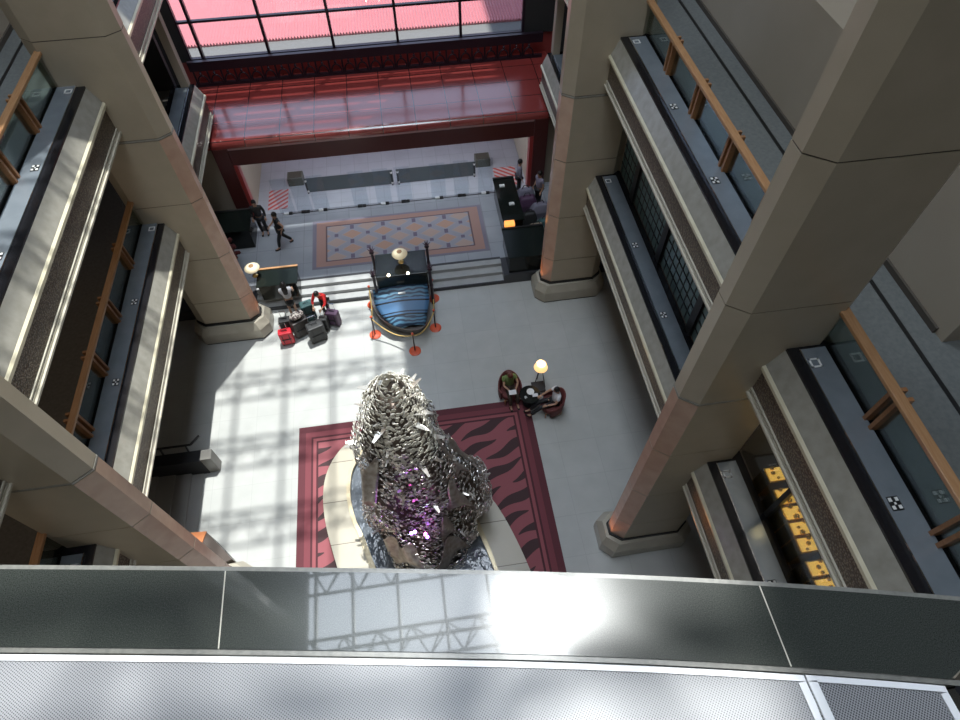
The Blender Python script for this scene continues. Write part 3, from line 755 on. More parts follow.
# ------------------------------------------------------------------ stanchions and ropes
ST = [(-2.0, 15.02), (-1.98, 13.60), (-.62, 12.66), (.20, 13.58), (.28, 14.98)]
LAB = ['orange based rope post left of the boat display, nearer the steps', 'orange based rope post at the front left of the boat display', 'orange based rope post in front of the boat prow', 'orange based rope post at the front right of the boat display', 'orange based rope post right of the boat display, nearer the steps']
for (x, y), lab in zip(ST, LAB):
    t = thing('rope_post', (x, y, 0), lab, 'stanchion', 'rope posts around the boat display')
    MB().lathe([(.02, .0), (.21, .0), (.21, .02), (.16, .045), (.03, .06)], (x, y, 0), 20).build('base', M['orange'], t, smooth=False)
    MB().tube((x, y, .05), (x, y, .98), .022).build('pole', mat('dark_pole', (.06, .035, .03), .3, .5), t)
    MB().ball((x, y, 1.02), .05).build('finial', M['orange'], t, smooth=True)
for i in range(4):
    a, b_ = ST[i], ST[i+1]
    pts = []
    for j in range(13):
        u = j/12; pts.append((a[0]+(b_[0]-a[0])*u, a[1]+(b_[1]-a[1])*u, .93-.38*4*u*(1-u)))
    solo(MB().path(pts, .022, 6), 'barrier_rope', M['rope'], ['gold rope hanging along the left side of the boat display', 'gold rope sagging before the boat display, left of its prow', 'gold rope sagging before the boat display, right of its prow', 'gold rope hanging along the right side of the boat display'][i], 'rope', 'gold ropes around the boat display', smooth=True)

# ------------------------------------------------------------------ boat shaped display
def boat():
    t = thing('boat_display', (-.9, 14.4, 0), 'boat shaped display with blue patterned deck and black canopy before the steps', 'display boat')
    hull = smooth_closed([(-1.92, 15.25), (-1.95, 14.6), (-1.66, 13.9), (-1.15, 13.45), (-.55, 13.22), (-.15, 13.4), (.05, 13.9), (.10, 14.6), (.08, 15.25)], 4)
    def sc(k, z, sh=0): 
        c = Vector((-.9, 14.6)); return [(c.x+(x-c.x)*k, c.y+(y-c.y)*k+sh, z) for x, y in hull]
    MB().loft([sc(.86, 0), sc(.97, .25), sc(1.0, .5)]).build('hull', noisy('weathered_dark_hull', (.05, .045, .045), (.09, .08, .07), 5, .4), t)
    rg = MB(); A, B = sc(1.02, .5), sc(.93, .5)
    rg.loft([sc(1.02, .48), sc(1.02, .54), sc(.93, .54), sc(.93, .48)], cap=False); rg.build('gunwale', mat('grey_gunwale', (.22, .20, .19), .35), t)
    MB().ball((-.75, 13.55, .62), .22, 1.3, .8, .5).build('prow_shell', M['tan'], t, smooth=True)
    # blue cloth deck rising to the canopy, ribbed
    blue = mat('blue_patterned_cloth', (.08, .2, .36), .45); nt = blue.node_tree; b_ = nt.nodes['Principled BSDF']
    v = coord(nt); sp = nt.nodes.new('ShaderNodeSeparateXYZ'); nt.links.new(v, sp.inputs[0])
    r1 = nt.nodes.new('ShaderNodeMapRange'); r1.inputs['From Min'].default_value = -1.15; r1.inputs['From Max'].default_value = .12; nt.links.new(sp.outputs[1], r1.inputs['Value'])
    wv = nt.nodes.new('ShaderNodeTexWave'); wv.inputs['Scale'].default_value = 2.6; wv.inputs['Distortion'].default_value = 6; wv.inputs['Detail'].default_value = 1; wv.bands_direction = 'Y'
    nt.links.new(v, wv.inputs['Vector'])
    pat = ramp(nt, wv.outputs['Fac'], [(.4, (.02, .045, .09)), (.6, (.09, .22, .34))])
    zone = ramp(nt, r1.outputs[0], [(0, (1, 1, 1)), (.27, (1, 1, 1)), (.28, (0, 0, 0)), (.70, (0, 0, 0)), (.71, (1, 1, 1)), (1, (1, 1, 1))], 'CONSTANT')
    line = ramp(nt, r1.outputs[0], [(0, (1, 1, 1)), (.28, (.02, .02, .02)), (.32, (.9, .9, .9)), (.36, (.03, .03, .03)), (.39, (1, 1, 1)), (.62, (.03, .03, .03)), (.66, (1, 1, 1))], 'CONSTANT')
    mx = nt.nodes.new('ShaderNodeMix'); mx.data_type = 'RGBA'; nt.links.new(zone, mx.inputs['Factor']); mx.inputs['A'].default_value = (.08, .19, .36, 1); nt.links.new(pat, mx.inputs['B'])
    m2 = nt.nodes.new('ShaderNodeMix'); m2.data_type = 'RGBA'; m2.blend_type = 'MULTIPLY'; m2.inputs['Factor'].default_value = 1
    nt.links.new(mx.outputs['Result'], m2.inputs['A']); nt.links.new(line, m2.inputs['B']); nt.links.new(m2.outputs['Result'], b_.inputs['Base Color'])
    rows = []
    for j in range(13):
        v_ = j/12; y = 13.28+1.3*v_; z = .60+.70*v_
        xl = -.95-.87*min(1, math.sqrt(v_*1.6)); xr = -.15+.25*min(1, v_*1.6)
        rows.append([(xl+(xr-xl)*i/12, y, z+.10*math.sin(PI*i/12)) for i in range(13)])
    o = MB().loft(rows, close=False, cap=False).build('blue_deck', blue, t, smooth=True); md = o.modifiers.new('s', 'SOLIDIFY'); md.thickness = .03; md.offset = -1
    MB().box(-.95, -.7, 14.26, 14.38, 1.22, 1.30).build('label_plate', M['white'], t)
    MB().box(-1.62, .16, 14.48, 15.58, 1.92, 2.0).build('canopy', M['blkgloss'], t, bevel=.015)
    MB().box(-1.6, .15, 14.55, 14.62, 1.1, 1.92).build('canopy_front', M['dkgreen'], t)
    MB().box(-1.05, -.05, 15.7, 16.0, UP+.0, 1.55).build('back_rest', mat('dark_blue_screen', (.03, .03, .06), .2), t)
    for x in (-1.7, .24):
        for y in (14.5, 15.6):
            p = MB().lathe([(.06, .3 if y < 15.3 else 0.05), (.05, 1.2), (.07, 1.3), (.05, 1.4), (.05, 2.05), (.09, 2.1), (.05, 2.16)], (x, y, 0), 10).build('post', mat('post', (.035, .025, .035), .35) , t)
            f_ = MB()
            for q in range(6):
                a = q*PI/3; f_.tube((x, y, 2.12), (x+.13*math.cos(a), y+.13*math.sin(a), 2.3), .03, .006, n=5)
            f_.tube((x, y, 2.12), (x, y, 2.42), .03, .006, n=5)
            f_.build('finial', mat('finial', (.08, .04, .06), .4), t)
    # spot heads on the front edge
    for x in (-1.18, -.52): MB().ball((x, 14.50, 2.04), .05, n=10).build('small_light', M['bulb'], t, smooth=True)
boat()
def table_lamp(x, y, z, lab):
    t = thing('table_lamp', (x, y, z), lab, 'lamp', 'cream ring shaded lamps')
    MB().lathe([(.01, 0), (.11, 0), (.10, .03), (.02, .05)], (x, y, z), 16).build('foot', M['brass'], t)
    MB().tube((x, y, z+.04), (x, y, z+.44), .016).build('stem', M['brass'], t)
    MB().lathe([(.09, .42), (.25, .36), (.27, .40), (.10, .50)], (x, y, z), 24).build('shade', M['lampshade'], t, smooth=True)
    MB().lathe([(.01, .49), (.09, .485), (.09, .51), (.01, .52)], (x, y, z), 16).build('cap', M['lampdark'], t)
table_lamp(-.72, 15.1, 2.0, 'cream ring shaded lamp standing on the black canopy of the boat display')

# ------------------------------------------------------------------ service desks
def desk(x0, x1, y0, y1, z0, h, lab, edge=M['rail']):
    t = thing('service_desk', ((x0+x1)/2, (y0+y1)/2, z0), lab, 'desk', 'black service desks')
    MB().box(x0+.06, x1-.06, y0+.06, y1-.06, z0, z0+h-.05).build('carcass', M['blkgloss'], t)
    MB().box(x0, x1, y0, y1, z0+h-.05, z0+h).build('top', M['dkgreen'], t, bevel=.01)
    MB().box(x0, x1, y1-.05, y1+.03, z0+h, z0+h+.04).build('edge_bar', edge, t)
    return t
desk(-5.95, -4.5, 15.40, 16.25, UP, .78, 'black service desk with wooden bar, beside the left column and lamp') 
table_lamp(-6.0, 15.98, UP+.78, 'cream ring shaded lamp on the desk beside the left column')
desk(3.15, 4.75, 15.35, 16.9, UP, .85, 'black service counter beside the right column at the steps', M['mull'])
desk(3.25, 4.1, 17.2, 19.7, UP, .95, 'long dark counter right of the patterned rug, bags behind it', M['mull'])
desk(-7.9, -6.3, 18.2, 19.4, UP, .95, 'dark desk in the shade left of the entrance', M['mull'])

# ------------------------------------------------------------------ luggage
def suitcase(name, lab, loc, rz, size, m_, lean=0, handle=True, wheels=True, soft=False):
    w_, d_, h_ = size
    t = thing(name, loc, lab, 'suitcase' if not soft else 'bag', 'luggage standing before the steps', rz)
    z0 = .06 if wheels else 0
    MB().box(-w_/2, w_/2, -d_/2, d_/2, z0, z0+h_).build('shell', m_, t, world=False, bevel=.05)
    b = MB()
    for x in (-w_*.25, w_*.25): b.box(x-.012, x+.012, -d_/2-.012, -d_/2+.01, z0+.08, z0+h_-.1)
    b.box(-w_*.35, w_*.35, -d_/2-.02, -d_/2, z0+h_*.45, z0+h_*.5); b.build('strap', M['blk'], t, world=False)
    if wheels:
        for x in (-w_*.38, w_*.38):
            for y in (-d_*.3, d_*.3): MB().tube((x-.015, y, .035), (x+.015, y, .035), .035, n=10).build('wheel', M['mull'], t, world=False)
    if handle:
        b = MB(); hh = z0+h_+.32
        for x in (-w_*.22, w_*.22): b.tube((x, d_*.3, z0+h_-.02), (x, d_*.3, hh), .01, n=6)
        b.tube((-w_*.24, d_*.3, hh), (w_*.24, d_*.3, hh), .018, n=6); b.build('pull_handle', M['chrome'], t, world=False)
    b = MB().path([(-.09, 0, z0+h_), (-.07, 0, z0+h_+.05), (.07, 0, z0+h_+.05), (.09, 0, z0+h_)], .012, 6); b.build('grip', M['blk'], t, world=False)
    return t
suitcase('suitcase', 'bright red suitcase, nearest the left column base', (-5.05, 13.72, 0), .12, (.46, .28, .62), M['sred'])
suitcase('suitcase', 'small black suitcase with raised handle behind the red one', (-5.08, 14.28, 0), .05, (.42, .28, .60), M['sblk'])
suitcase('suitcase', 'large dark brown suitcase with a patterned bag on top', (-4.55, 14.05, 0), .5, (.60, .34, .78), M['sbrn'], handle=False)
suitcase('suitcase', 'large black suitcase with raised handle before the person in red', (-3.98, 13.72, 0), .35, (.60, .36, .78), M['sblk'])
suitcase('suitcase', 'purple suitcase right of the person in red', (-3.40, 14.32, 0), -.35, (.46, .28, .66), M['spur'])
suitcase('suitcase', 'narrow black suitcase between the person in red and the purple case', (-3.72, 14.12, 0), -.1, (.30, .26, .62), M['sblk'], handle=True)
suitcase('suitcase', 'teal and maroon tall bag between the two standing women', (-4.28, 14.72, 0), .3, (.46, .32, .80), M['steal'], handle=False)
t = thing('travel_bag', (-4.55, 14.08, .90), 'pale patterned bag lying on the dark brown suitcase', 'bag', rz=.5)
MB().ball((0, 0, .11), .24, 1.1, .7, .5).build('body', noisy('patterned_fabric', (.10, .07, .07), (.65, .58, .52), 16, .8, lo=.45, hi=.55), t, world=False, smooth=True)
MB().path([(-.15, 0, .18), (-.08, .04, .32), (.08, .04, .32), (.15, 0, .18)], .014).build('handle', M['blk'], t, world=False)
t = thing('white_bag', (-4.62, 14.62, 0), 'white shopping bag at the feet of the woman in white', 'bag')
MB().loft([[(-.16, -.09, 0), (.16, -.09, 0), (.16, .09, 0), (-.16, .09, 0)], [(-.18, -.08, .42), (.18, -.08, .42), (.18, .08, .42), (-.18, .08, .42)]]).build('body', M['whitecloth'], t, world=False)
MB().path([(-.1, 0, .42), (-.06, 0, .58), (.06, 0, .58), (.1, 0, .42)], .01).build('handle', M['white'], t, world=False)
# bags heaped at the right counter
rr = random.Random(3)
BG = [(4.55, 19.3, .40, M['greycloth'], 'grey bag at the far end of the heap behind the right counter'), (4.5, 18.75, .44, M['spur'], 'purple grey bag second from the door behind the right counter'), (4.95, 18.3, .42, M['greycloth'], 'plump grey bag by the wall behind the right counter'),
      (4.45, 18.0, .34, M['sblk'], 'black bag in the middle of the heap behind the right counter'), (4.6, 17.3, .34, M['tan'], 'tan bag at the near end of the heap behind the right counter'), (5.0, 17.5, .36, M['steal'], 'dark teal bag by the near wall behind the right counter')]
for x, y, r, m_, lab in BG:
    t = thing('soft_bag', (x, y, UP), lab, 'bag', 'bags heaped at the right counter')
    MB().loft([[(x-r*.9, y-r*.5, UP), (x+r*.8, y-r*.6, UP), (x+r*.9, y+r*.55, UP), (x-r*.8, y+r*.6, UP)], [(x-r, y-r*.6, UP+r*.8), (x+r*.95, y-r*.6, UP+r*.9), (x+r, y+r*.6, UP+r*.8), (x-r*.9, y+r*.6, UP+r*.75)], [(x-r*.6, y-r*.3, UP+r*1.55), (x+r*.6, y-r*.35, UP+r*1.65), (x+r*.65, y+r*.3, UP+r*1.6), (x-r*.6, y+r*.3, UP+r*1.5)]]).build('body', m_, t, bevel=.06)
    MB().path([(x-.14, y, UP+r*1.6), (x-.08, y, UP+r*1.95), (x+.08, y, UP+r*1.95), (x+.14, y, UP+r*1.6)], .016).build('strap', M['blk'], t)
for x, y, m_, lab in ((3.55, 19.2, M['white'], 'white papers on the far end of the long right counter'), (3.75, 18.1, M['white'], 'small white box on the long right counter')):
    solo(MB().box(x-.1, x+.1, y-.07, y+.07, UP+.95, UP+1.0), 'paper_stack', m_, lab, 'papers')
t = thing('lit_box_lamp', (3.55, 16.75, UP), 'small orange glowing lantern beside the right counter', 'lantern')
MB().box(3.3, 3.68, 16.95, 17.2, UP+.75, UP+.98).build('shade', mat('amber_glow', (.8, .3, .08), .5, emit=(1, .38, .08), es=1.2), t, bevel=.02)
MB().box(3.28, 3.7, 16.93, 17.22, UP, UP+.75).build('stand', M['blkgloss'], t)
# left side: plant pot, stand and lamp in the shade
t = thing('flower_arrangement', (-7.15, 17.3, UP), 'dark red flower arrangement in a black pot left of the entrance floor', 'flowers')
MB().lathe([(.16, 0), (.2, .05), (.26, .42), (.22, .45)], (-7.15, 17.3, UP), 16).build('pot', M['blkgloss'], t)
fl = MB(); rr = random.Random(5)
for q in range(60):
    a = rr.random()*2*PI; r = .42*math.sqrt(rr.random()); z = UP+.55+rr.random()*.5
    fl.ball((-7.15+r*math.cos(a), 17.3+r*1.3*math.sin(a), z), rr.uniform(.05, .1), n=6)
fl.build('flowers', mat('dark_red_petal', (.10, .015, .015), .7), t)
t = thing('small_light_stand', (-7.3, 18.0, UP), 'small white lit lamp head on a black stand left of the entrance', 'lamp')
MB().tube((-7.3, 18.0, UP), (-7.3, 18.0, UP+1.25), .025).build('pole', M['mull'], t)
MB().ball((-7.3, 18.0, UP+1.32), .085, n=10).build('head', mat('white_lamp_head', (1, 1, 1), emit=(.8, .85, 1), es=4), t, smooth=True)
t = thing('barrier_stand', (-6.05, 19.3, UP), 'thin gold topped barrier post beside the entrance portal', 'post')
MB().tube((-6.05, 19.3, UP), (-6.05, 19.3, UP+1.0), .02).build('pole', M['brass'], t); MB().lathe([(.02, 0), (.16, 0), (.14, .03), (.02, .04)], (-6.05, 19.3, UP), 14).build('base', M['mull'], t)

# ------------------------------------------------------------------ seating group
def armchair(loc, rz, lab):
    t = thing('armchair', loc, lab, 'armchair', 'maroon tub armchairs', rz)
    # local: faces +Y
    MB().lathe([(.02, .22), (.32, .22), (.34, .28), (.34, .40), (.31, .44), (.02, .45)], (0, .03, 0), 24, 1, .95).build('seat', M['maroon'], t, world=False, smooth=True)
    b = MB(); rows = []
    for (r, z) in ((.34, .12), (.38, .25), (.40, .60), (.40, .96), (.38, 1.02), (.35, .98), (.33, .6), (.34, .25), (.34, .14)):
        row = []
        for i in range(25):
            a = PI*1.0+PI*i/24; a = PI-.45+ (PI+.9)*i/24
            drop = 0 if z < .3 else -.42*abs(math.cos((i/24-.5)*PI+PI/2))**2*1.0
            row.append((r*math.cos(a), r*math.sin(a), z+drop))
        rows.append(row)
    rows.append(rows[0])
    b.loft(rows, close=False, cap=False).build('backrest', M['maroon'], t, world=False, smooth=True)
    for x in (-.25, .25):
        for y in (-.25, .28): MB().tube((x, y, 0), (x, y, .24), .02, .03).build('leg', M['wood'], t, world=False)
    return t
armchair((2.36, 10.35, 0), PI+.15, 'maroon armchair seating the woman in green, at the carpet corner')
armchair((3.62, 9.62, 0), PI/2+.12, 'maroon armchair seating the man in white, right of the round table')
t = thing('round_table', (2.95, 9.98, 0), 'small round black table between the two seated people', 'table')
MB().lathe([(.01, .52), (.34, .52), (.34, .55), (.01, .55)], (2.95, 9.98, 0), 28).build('tabletop', M['blkgloss'], t); MB().tube((2.95, 9.98, .03), (2.95, 9.98, .52), .035).build('pedestal', M['mull'], t)
MB().lathe([(.01, 0), (.22, 0), (.2, .03), (.01, .04)], (2.95, 9.98, 0), 20).build('foot', M['mull'], t)
t = thing('side_table', (3.30, 10.28, 0), 'square dark side table under the lit floor lamp', 'table')
MB().box(3.08, 3.50, 10.08, 10.46, .46, .50).build('tabletop', M['blk'], t)
for x in (3.10, 3.46):
    for y in (10.10, 10.42): MB().box(x, x+.03, y, y+.03, 0, .46).build('leg', M['mull'], t)
solo(MB().lathe([(.01, 0), (.05, 0), (.12, .03), (.125, .035), (.05, .012), (.01, .01)], (2.98, 10.06, .55), 20), 'plate', M['white'], 'white plate on the round black table', 'plate')
solo(MB().box(3.02, 3.2, 9.86, 9.98, .55, .565), 'papers', M['whitecloth'], 'white papers beside the plate on the round black table', 'papers')
t = thing('coffee_cup', (2.78, 9.86, .55), 'small white cup at the edge of the round black table', 'cup')
MB().lathe([(.02, 0), (.03, .0), (.042, .07), (.038, .07), (.026, .01), (.01, .01)], (2.78, 9.86, .55), 14).build('bowl', M['white'], t); MB().path([(2.825, 9.86, .6), (2.85, 9.86, .59), (2.845, 9.86, .57), (2.82, 9.86, .565)], .006).build('handle', M['white'], t)
t = thing('floor_lamp', (3.40, 10.62, 0), 'lit floor lamp with round glowing shade on three slim legs', 'lamp')
for a in (PI*.5, PI*7/6, PI*11/6): MB().tube((3.40+.24*math.cos(a), 10.62+.24*math.sin(a), 0), (3.40+.03*math.cos(a), 10.62+.03*math.sin(a), 1.12), .014).build('leg', M['mull'], t)
MB().lathe([(.22, 1.08), (.225, 1.08), (.16, 1.28), (.155, 1.28)], (3.40, 10.62, 0), 28).build('shade', M['shadelit'], t, smooth=True)
MB().ball((3.40, 10.62, 1.2), .04, n=10).build('bulb', M['bulb'], t, smooth=True)
point('floor_lamp_light', (3.40, 10.62, 1.36), 9, (1, .7, .4), .08)

# ------------------------------------------------------------------ people
def hand(mb, wrist, direc, up, side):
    """palm and five bent fingers"""
    d = Vector(direc).normalized(); u = Vector(up); s = d.cross(u).normalized(); u = s.cross(d).normalized(); w_ = Vector(wrist)
    q = Matrix((s, d, u)).transposed().to_4x4(); q.translation = w_
    P_ = MB(); P_.loft([[(-.025, 0, -.012), (.025, 0, -.012), (.025, 0, .012), (-.025, 0, .012)], [(-.04, .09, -.012), (.04, .09, -.012), (.04, .09, .010), (-.04, .09, .010)]])
    for i, L_ in enumerate((.065, .078, .072, .055)):
        x = -.031+.0207*i; P_.path([(x, .085, 0), (x*1.08, .085+L_*.5, -.010), (x*1.1, .085+L_*.85, -.035)], [.0095, .0085, .007], 6)
    P_.path([(side*.03, .02, -.004), (side*.062, .05, -.016), (side*.06, .085, -.03)], [.012, .010, .008], 6)
    bmesh.ops.transform(P_.bm, matrix=q, verts=P_.bm.verts)
    me = bpy.data.meshes.new('h'); P_.bm.to_mesh(me); P_.bm.free(); mb.bm.from_mesh(me)
def person(loc, rz, lab, J, top, bottom, hair, long_hair=False, skirt=None, shoes=None, sleeve=.5, scale=1.0, lean=0):
    """J: joints in local metres, facing +Y: pelvis, chest, neck, head, then left (l) and right (r) shoulder/elbow/wrist, hip/knee/ankle/toe"""
    t = thing('person', loc, lab, 'person', None, rz); t.scale = (scale,)*3
    V = {k_: Vector(v) for k_, v in J.items()}
    order = ['pelvis', 'waist', 'chest', 'neck', 'head0']
    V.setdefault('waist', V['pelvis'].lerp(V['chest'], .5)); V['head0'] = V['head']-(V['head']-V['neck']).normalized()*.03
    names = order+['ls', 'le', 'lw', 'rs', 're', 'rw', 'lh', 'lk', 'la', 'lt', 'rh', 'rk', 'ra', 'rt']
    idx = {n_: i for i, n_ in enumerate(names)}
    E_ = [('pelvis', 'waist'), ('waist', 'chest'), ('chest', 'neck'), ('neck', 'head0'), ('chest', 'ls'), ('ls', 'le'), ('le', 'lw'), ('chest', 'rs'), ('rs', 're'), ('re', 'rw'),
          ('pelvis', 'lh'), ('lh', 'lk'), ('lk', 'la'), ('la', 'lt'), ('pelvis', 'rh'), ('rh', 'rk'), ('rk', 'ra'), ('ra', 'rt')]
    R_ = dict(pelvis=(.14, .11), waist=(.105, .08), chest=(.135, .11), neck=.055, head0=.05, ls=.055, le=.04, lw=.026, rs=.055, re=.04, rw=.026, lh=.085, lk=.055, la=.038, lt=.032, rh=.085, rk=.055, ra=.038, rt=.032)
    me = skin([V[n_] for n_ in names], [(idx[a], idx[b]) for a, b in E_], [R_[n_] for n_ in names])
    mb = MB(); add_mesh(mb, me)
    hd = V['head']; ax = (V['head']-V['neck']).normalized(); face = V.get('face', Vector((0, 1, 0)))
    face = (face-ax*face.dot(ax)).normalized(); sd = face.cross(ax).normalized()
    Hm = Matrix((sd, face, ax)).transposed().to_4x4(); Hm.translation = hd
    hb = MB(); hb.ball((0, 0, .0), .105, .74, .90, 1.12, n=16); hb.ball((0, .03, -.055), .07, .85, .85, .9, n=12)
    hb.loft([[(-.012, .088, -.03), (.012, .088, -.03), (0, .092, .02)], [(-.009, .112, -.034), (.009, .112, -.034), (0, .098, .0)]])
    for s_ in (-1, 1): hb.ball((s_*.078, -.002, -.008), .026, .4, .8, 1.1, n=8)
    hb.box(-.022, .022, .083, .094, -.062, -.052)
    bmesh.ops.transform(hb.bm, matrix=Hm, verts=hb.bm.verts); m_ = bpy.data.meshes.new('hd'); hb.bm.to_mesh(m_); hb.bm.free(); mb.bm.from_mesh(m_)
    for a, b, sd_ in (('le', 'lw', 1), ('re', 'rw', -1)):
        d = V[b]-V[a]; hand(mb, V[b], d, Vector((0, 0, 1)) if abs(d.normalized().z) < .8 else Vector((0, 1, 0)), sd_)
    o = mb.build('body', M['skin'], t, world=False, smooth=True)
    # eyes
    eb = MB()
    for s_ in (-1, 1): eb.ball((s_*.031, .088, .005), .011, n=8)
    bmesh.ops.transform(eb.bm, matrix=Hm, verts=eb.bm.verts); eb.build('eyes', M['hair'], t, world=False, smooth=True)
    # hair cap, drawn back from the face
    hb = MB(); hb.ball((0, -.018, .022), .113, .80, .92, 1.08, n=16)
    if long_hair: hb.loft([[(x_*.085, -.06-.03*math.cos(x_*1.4), .02) for x_ in (-1, -.5, 0, .5, 1)]+[(.05, -.02, .02), (-.05, -.02, .02)], [(x_*.095, -.09-.03*math.cos(x_*1.4), -.16) for x_ in (-1, -.5, 0, .5, 1)]+[(.05, -.06, -.16), (-.05, -.06, -.16)], [(x_*.07, -.09-.03*math.cos(x_*1.4), -.36) for x_ in (-1, -.5, 0, .5, 1)]+[(.03, -.07, -.36), (-.03, -.07, -.36)]])
    bmesh.ops.transform(hb.bm, matrix=Hm, verts=hb.bm.verts); hb.build('hair', hair, t, world=False, smooth=True)
    # top
    el = V['ls'].lerp(V['le'], sleeve*1.0) if sleeve <= 1 else V['le'].lerp(V['lw'], sleeve-1)
    er = V['rs'].lerp(V['re'], sleeve*1.0) if sleeve <= 1 else V['re'].lerp(V['rw'], sleeve-1)
    nk = V['chest'].lerp(V['neck'], .75)
    vs = [V['pelvis'], V['waist'], V['chest'], nk, V['ls'], el, V['rs'], er]; ed = [(0, 1), (1, 2), (2, 3), (2, 4), (4, 5), (2, 6), (6, 7)]; ra = [(.17, .14), (.155, .13), (.16, .135), .075, .075, .06, .075, .06]
    if sleeve > 1:
        vs += [V['le'], V['re']]; ed = [(0, 1), (1, 2), (2, 3), (2, 4), (4, 8), (8, 5), (2, 6), (6, 9), (9, 7)]; ra[5] = ra[7] = .042; ra += [.056, .056]
    add_mesh(mb := MB(), skin(vs, ed, ra)); mb.build('shirt', top, t, world=False, smooth=True)
    # bottom
    if skirt:
        kn = V['lk'].lerp(V['rk'], .5); d = kn-V['pelvis']; end = V['pelvis']+d*skirt
        vs = [V['pelvis'], V['pelvis']+d*.35*skirt, end]; add_mesh(mb := MB(), skin(vs, [(0, 1), (1, 2)], [(.16, .13), (.19, .16), (.20, .17)])); mb.build('skirt', bottom, t, world=False, smooth=True)
    else:
        vs = [V['pelvis'], V['lh'], V['lk'], V['lk'].lerp(V['la'], .9), V['rh'], V['rk'], V['rk'].lerp(V['ra'], .9)]
        add_mesh(mb := MB(), skin(vs, [(0, 1), (1, 2), (2, 3), (0, 4), (4, 5), (5, 6)], [(.155, .125), .10, .072, .062, .10, .072, .062])); mb.build('trousers', bottom, t, world=False, smooth=True)
    for a, b in (('la', 'lt'), ('ra', 'rt')):
        A, B = V[a]+Vector((0, 0, -.045)), V[b]
        add_mesh(mb := MB(), skin([A-(B-A)*.25, A, B, B+(B-A)*.15], [(0, 1), (1, 2), (2, 3)], [.034, .045, .042, .028])); mb.build('shoe', shoes or M['blk'], t, world=False, smooth=True)
    return t
def stand(**k):
    J = dict(pelvis=(0, 0, .93), chest=(0, 0, 1.28), neck=(0, .0, 1.47), head=(0, .02, 1.60), ls=(-.18, 0, 1.40), le=(-.24, -.03, 1.12), lw=(-.24, .08, .90), rs=(.18, 0, 1.40), re=(.24, -.03, 1.12), rw=(.24, .08, .90),
             lh=(-.09, 0, .87), lk=(-.10, .02, .48), la=(-.10, -.02, .09), lt=(-.11, .14, .04), rh=(.09, 0, .87), rk=(.10, .02, .48), ra=(.10, -.02, .09), rt=(.11, .14, .04))
    J.update(k); return J
def sit(**k):
    J = dict(pelvis=(0, -.08, .54), chest=(0, -.14, .88), neck=(0, -.13, 1.07), head=(0, -.08, 1.20), ls=(-.18, -.14, 1.0), le=(-.24, .05, .80), lw=(-.10, .26, .76), rs=(.18, -.14, 1.0), re=(.24, .05, .80), rw=(.10, .26, .76),
             lh=(-.09, -.05, .54), lk=(-.12, .40, .52), la=(-.12, .46, .10), lt=(-.12, .62, .04), rh=(.09, -.05, .54), rk=(.12, .40, .52), ra=(.12, .46, .10), rt=(.12, .62, .04))
    J.update(k); return J
# walking man on the entrance floor (seen side-on, heading left / towards the door)
person((-5.2, 18.15, UP), PI/2+.35, 'person in dark vest and trousers striding towards the left door post', stand(lk=(-.10, .18, .50), la=(-.10, .26, .10), lt=(-.10, .42, .05), rk=(.10, -.05, .49), ra=(.10, -.34, .12), rt=(.10, -.22, .04), le=(-.22, -.14, 1.14), lw=(-.2, -.02, .92), re=(.22, .12, 1.14), rw=(.2, .30, 1.0)),
       M['blk'], M['blk'], M['hair'], sleeve=.15)
person((-6.0, 18.95, UP), PI, 'person in dark clothes standing in the doorway by the left door post', stand(), M['sblk'], M['blk'], M['hair'], sleeve=1.8)
person((-4.88, 15.0, 0), .15, 'woman in white top with long dark hair at the left desk', stand(face=(0, 1, 0), le=(-.22, .14, 1.14), lw=(-.14, .34, 1.12), re=(.24, .10, 1.14), rw=(.2, .30, 1.08)), M['whitecloth'], M['blk'], M['hair'], long_hair=True, skirt=.95, sleeve=.45)
person((-3.66, 14.78, 0), PI-.4, 'person in bright red top leaning towards the black suitcase', stand(pelvis=(0, -.08, .90), chest=(0, .10, 1.20), neck=(0, .20, 1.36), head=(0, .27, 1.47), ls=(-.18, .14, 1.30), le=(-.25, .30, 1.06), lw=(-.16, .46, .94), rs=(.18, .14, 1.30), re=(.25, .28, 1.04), rw=(.18, .44, .90), face=(0, 1, -.5)),
       M['redcloth'], M['sblk'], M['hair'], sleeve=1.6)
person((2.36, 10.35, 0), PI+.15, 'seated person in olive green top reading, beside the carpet corner', sit(face=(0, 1, -.6), head=(0, -.03, 1.19)), M['greencloth'], M['browncloth'], M['hairred'], long_hair=True, sleeve=.55)
person((3.62, 9.62, 0), PI/2+.12, 'seated person in white shirt and black trousers, legs stretched out', sit(lk=(-.12, .42, .54), la=(-.14, .80, .22), lt=(-.14, .92, .30), rk=(.10, .40, .52), ra=(.10, .74, .12), rt=(.10, .90, .12), le=(-.26, .0, .78), lw=(-.22, .28, .74), re=(.24, .08, .84), rw=(.16, .34, .80)), M['whitecloth'], M['blk'], M['hair'], sleeve=.6)
solo(MB().box(2.25, 2.49, 9.90, 10.07, .80, .815), 'open_book', M['whitecloth'], 'white open booklet held by the seated person in green', 'book')
# two figures at the right counter
person((4.35, 19.75, UP), -PI/2, 'person in grey standing behind the far end of the right counter', stand(), M['greycloth'], M['blk'], M['hair'], sleeve=1.7)
person((5.0, 18.9, UP), PI/2+.4, 'person in pale purple top among the bags at the right', stand(), mat('pale_purple_cloth', (.30, .27, .36), .8), M['blk'], M['hair'], sleeve=.5)

# ------------------------------------------------------------------ warm uplights at the column feet
for s, y0, e in ((1, 14.38, 30), (1, 4.84, 30), (-1, 14.27, 12)):
    x = XC+s*4.86
    spot('column_uplight', (x-s*.10, y0+.22, .62), (XC+s*5.3, y0+.3, 3.2), e, (1, .36, .10), 60)

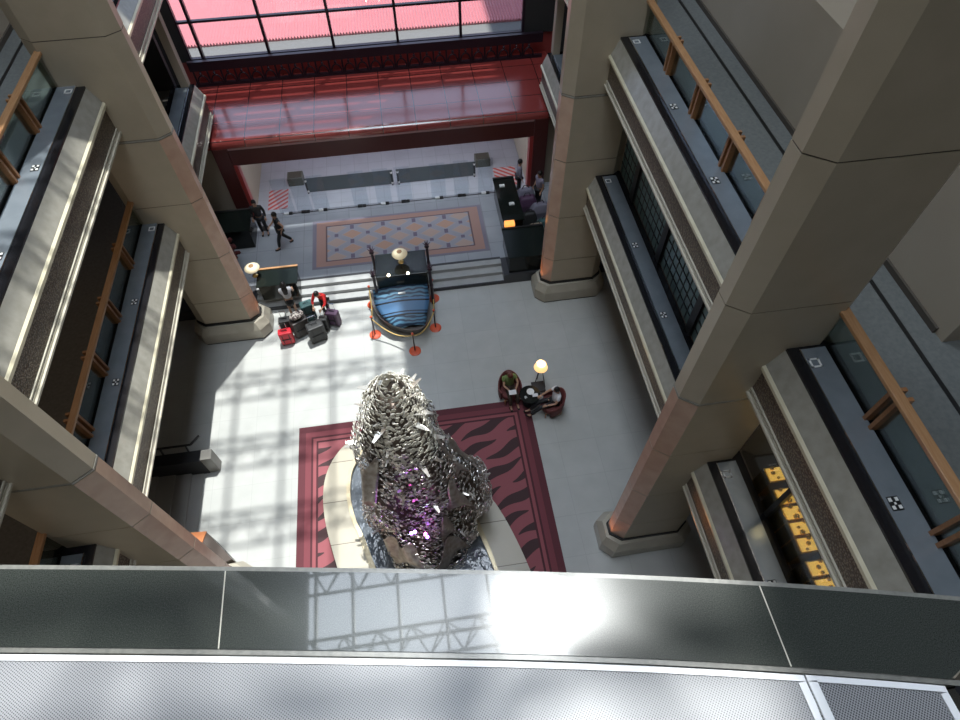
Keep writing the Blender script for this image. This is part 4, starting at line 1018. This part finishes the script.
# ------------------------------------------------------------------ the near parapet we look over
LZ = 15.6
def poly_at(pts, off):  # curved line shifted along +y
    return [(x, y+off) for x, y in pts]
def curve(n=24, x0=-4.0, x1=1.55, off=0.0):
    out = []
    for i in range(n+1):
        x = x0+(x1-x0)*i/n
        out.append((x, .52-.165*x-(.026*x*x if x > 0 else .004*x*x)+off))
    return out
M['pale'] = mat('pale_joint_filler', (.5, .47, .40), .7)
t = thing('near_parapet', (0, .4, LZ-.9), 'polished dark granite coping of the parapet in the foreground', 'parapet')
cuts = [-4.0, -2.3, -.715, .885, 1.62]
for a, b in zip(cuts, cuts[1:]):
    f_ = curve(12, a+.002, b-.002); bk = curve(12, a+.002, (b if b < 1.5 else 1.31)-.002, -.222)
    MB().prism(f_+bk[::-1], LZ-.05, LZ).build('granite_slab', M['granite'], t)
    if -3 < a < 1: MB().prism([(a-.0022, f_[0][1]), (a+.0022, f_[0][1]), (a+.0022, bk[0][1]), (a-.0022, bk[0][1])], LZ-.05, LZ-.0006).build('joint_filler', M['pale'], t)
f_ = curve(24, -4, 1.62, .014); bk = curve(24, -4, 1.62, .0)
MB().prism(f_+bk[::-1], LZ-.05, LZ-.004).build('front_edge', M['granite2'], t)
f_ = curve(24, -4, 1.62, -.222); bk = curve(24, -4, 1.62, -.236)
MB().prism(f_+bk[::-1], LZ-.05, LZ-.006).build('back_edge', M['granite2'], t)
f_ = curve(24, -4, 1.62, -.01); bk = curve(24, -4, 1.62, -.21)
MB().prism(f_+bk[::-1], LZ-1.2, LZ-.052).build('wall_body', M['wall'], t)
MB().prism([(1.64, .19), (2.1, .08), (2.1, -.8), (1.5, -.8), (1.31, .015)], LZ-.6, LZ-.01).build('end_block', M['black'], t)
def vent(x0, x1, lab, top):
    t = thing('perforated_panel', ((x0+x1)/2, 0, LZ-.04), lab, 'panel', 'white perforated panels behind the granite coping')
    z = LZ-top
    f_ = curve(24, x0, x1, -.240); bk = curve(24, x0, x1, -.256)
    MB().prism(f_+bk[::-1], z-.03, z).build('frame', M['whiteframe'], t)
    a = bk[0]; b = bk[-1]
    MB().prism([(x1-.022, b[1]), (x1, b[1]), (x1+.05, b[1]-.9), (x1+.028, b[1]-.9)], z-.03, z).build('frame', M['whiteframe'], t)
    if x0 > 0: MB().prism([(x0, a[1]), (x0+.025, a[1]), (x0+.075, a[1]-.9), (x0+.05, a[1]-.9)], z-.03, z).build('frame', M['whiteframe'], t)
    MB().prism(bk+[(x1+.04, -1.0), (x0, -1.0)], z-.03, z-.006).build('perforated_sheet', M['mesh'], t)
vent(-4.0, .915, 'long white perforated panel behind the granite coping at the bottom', .012)
vent(.918, 1.285, 'short white perforated panel at the bottom right corner', .006)
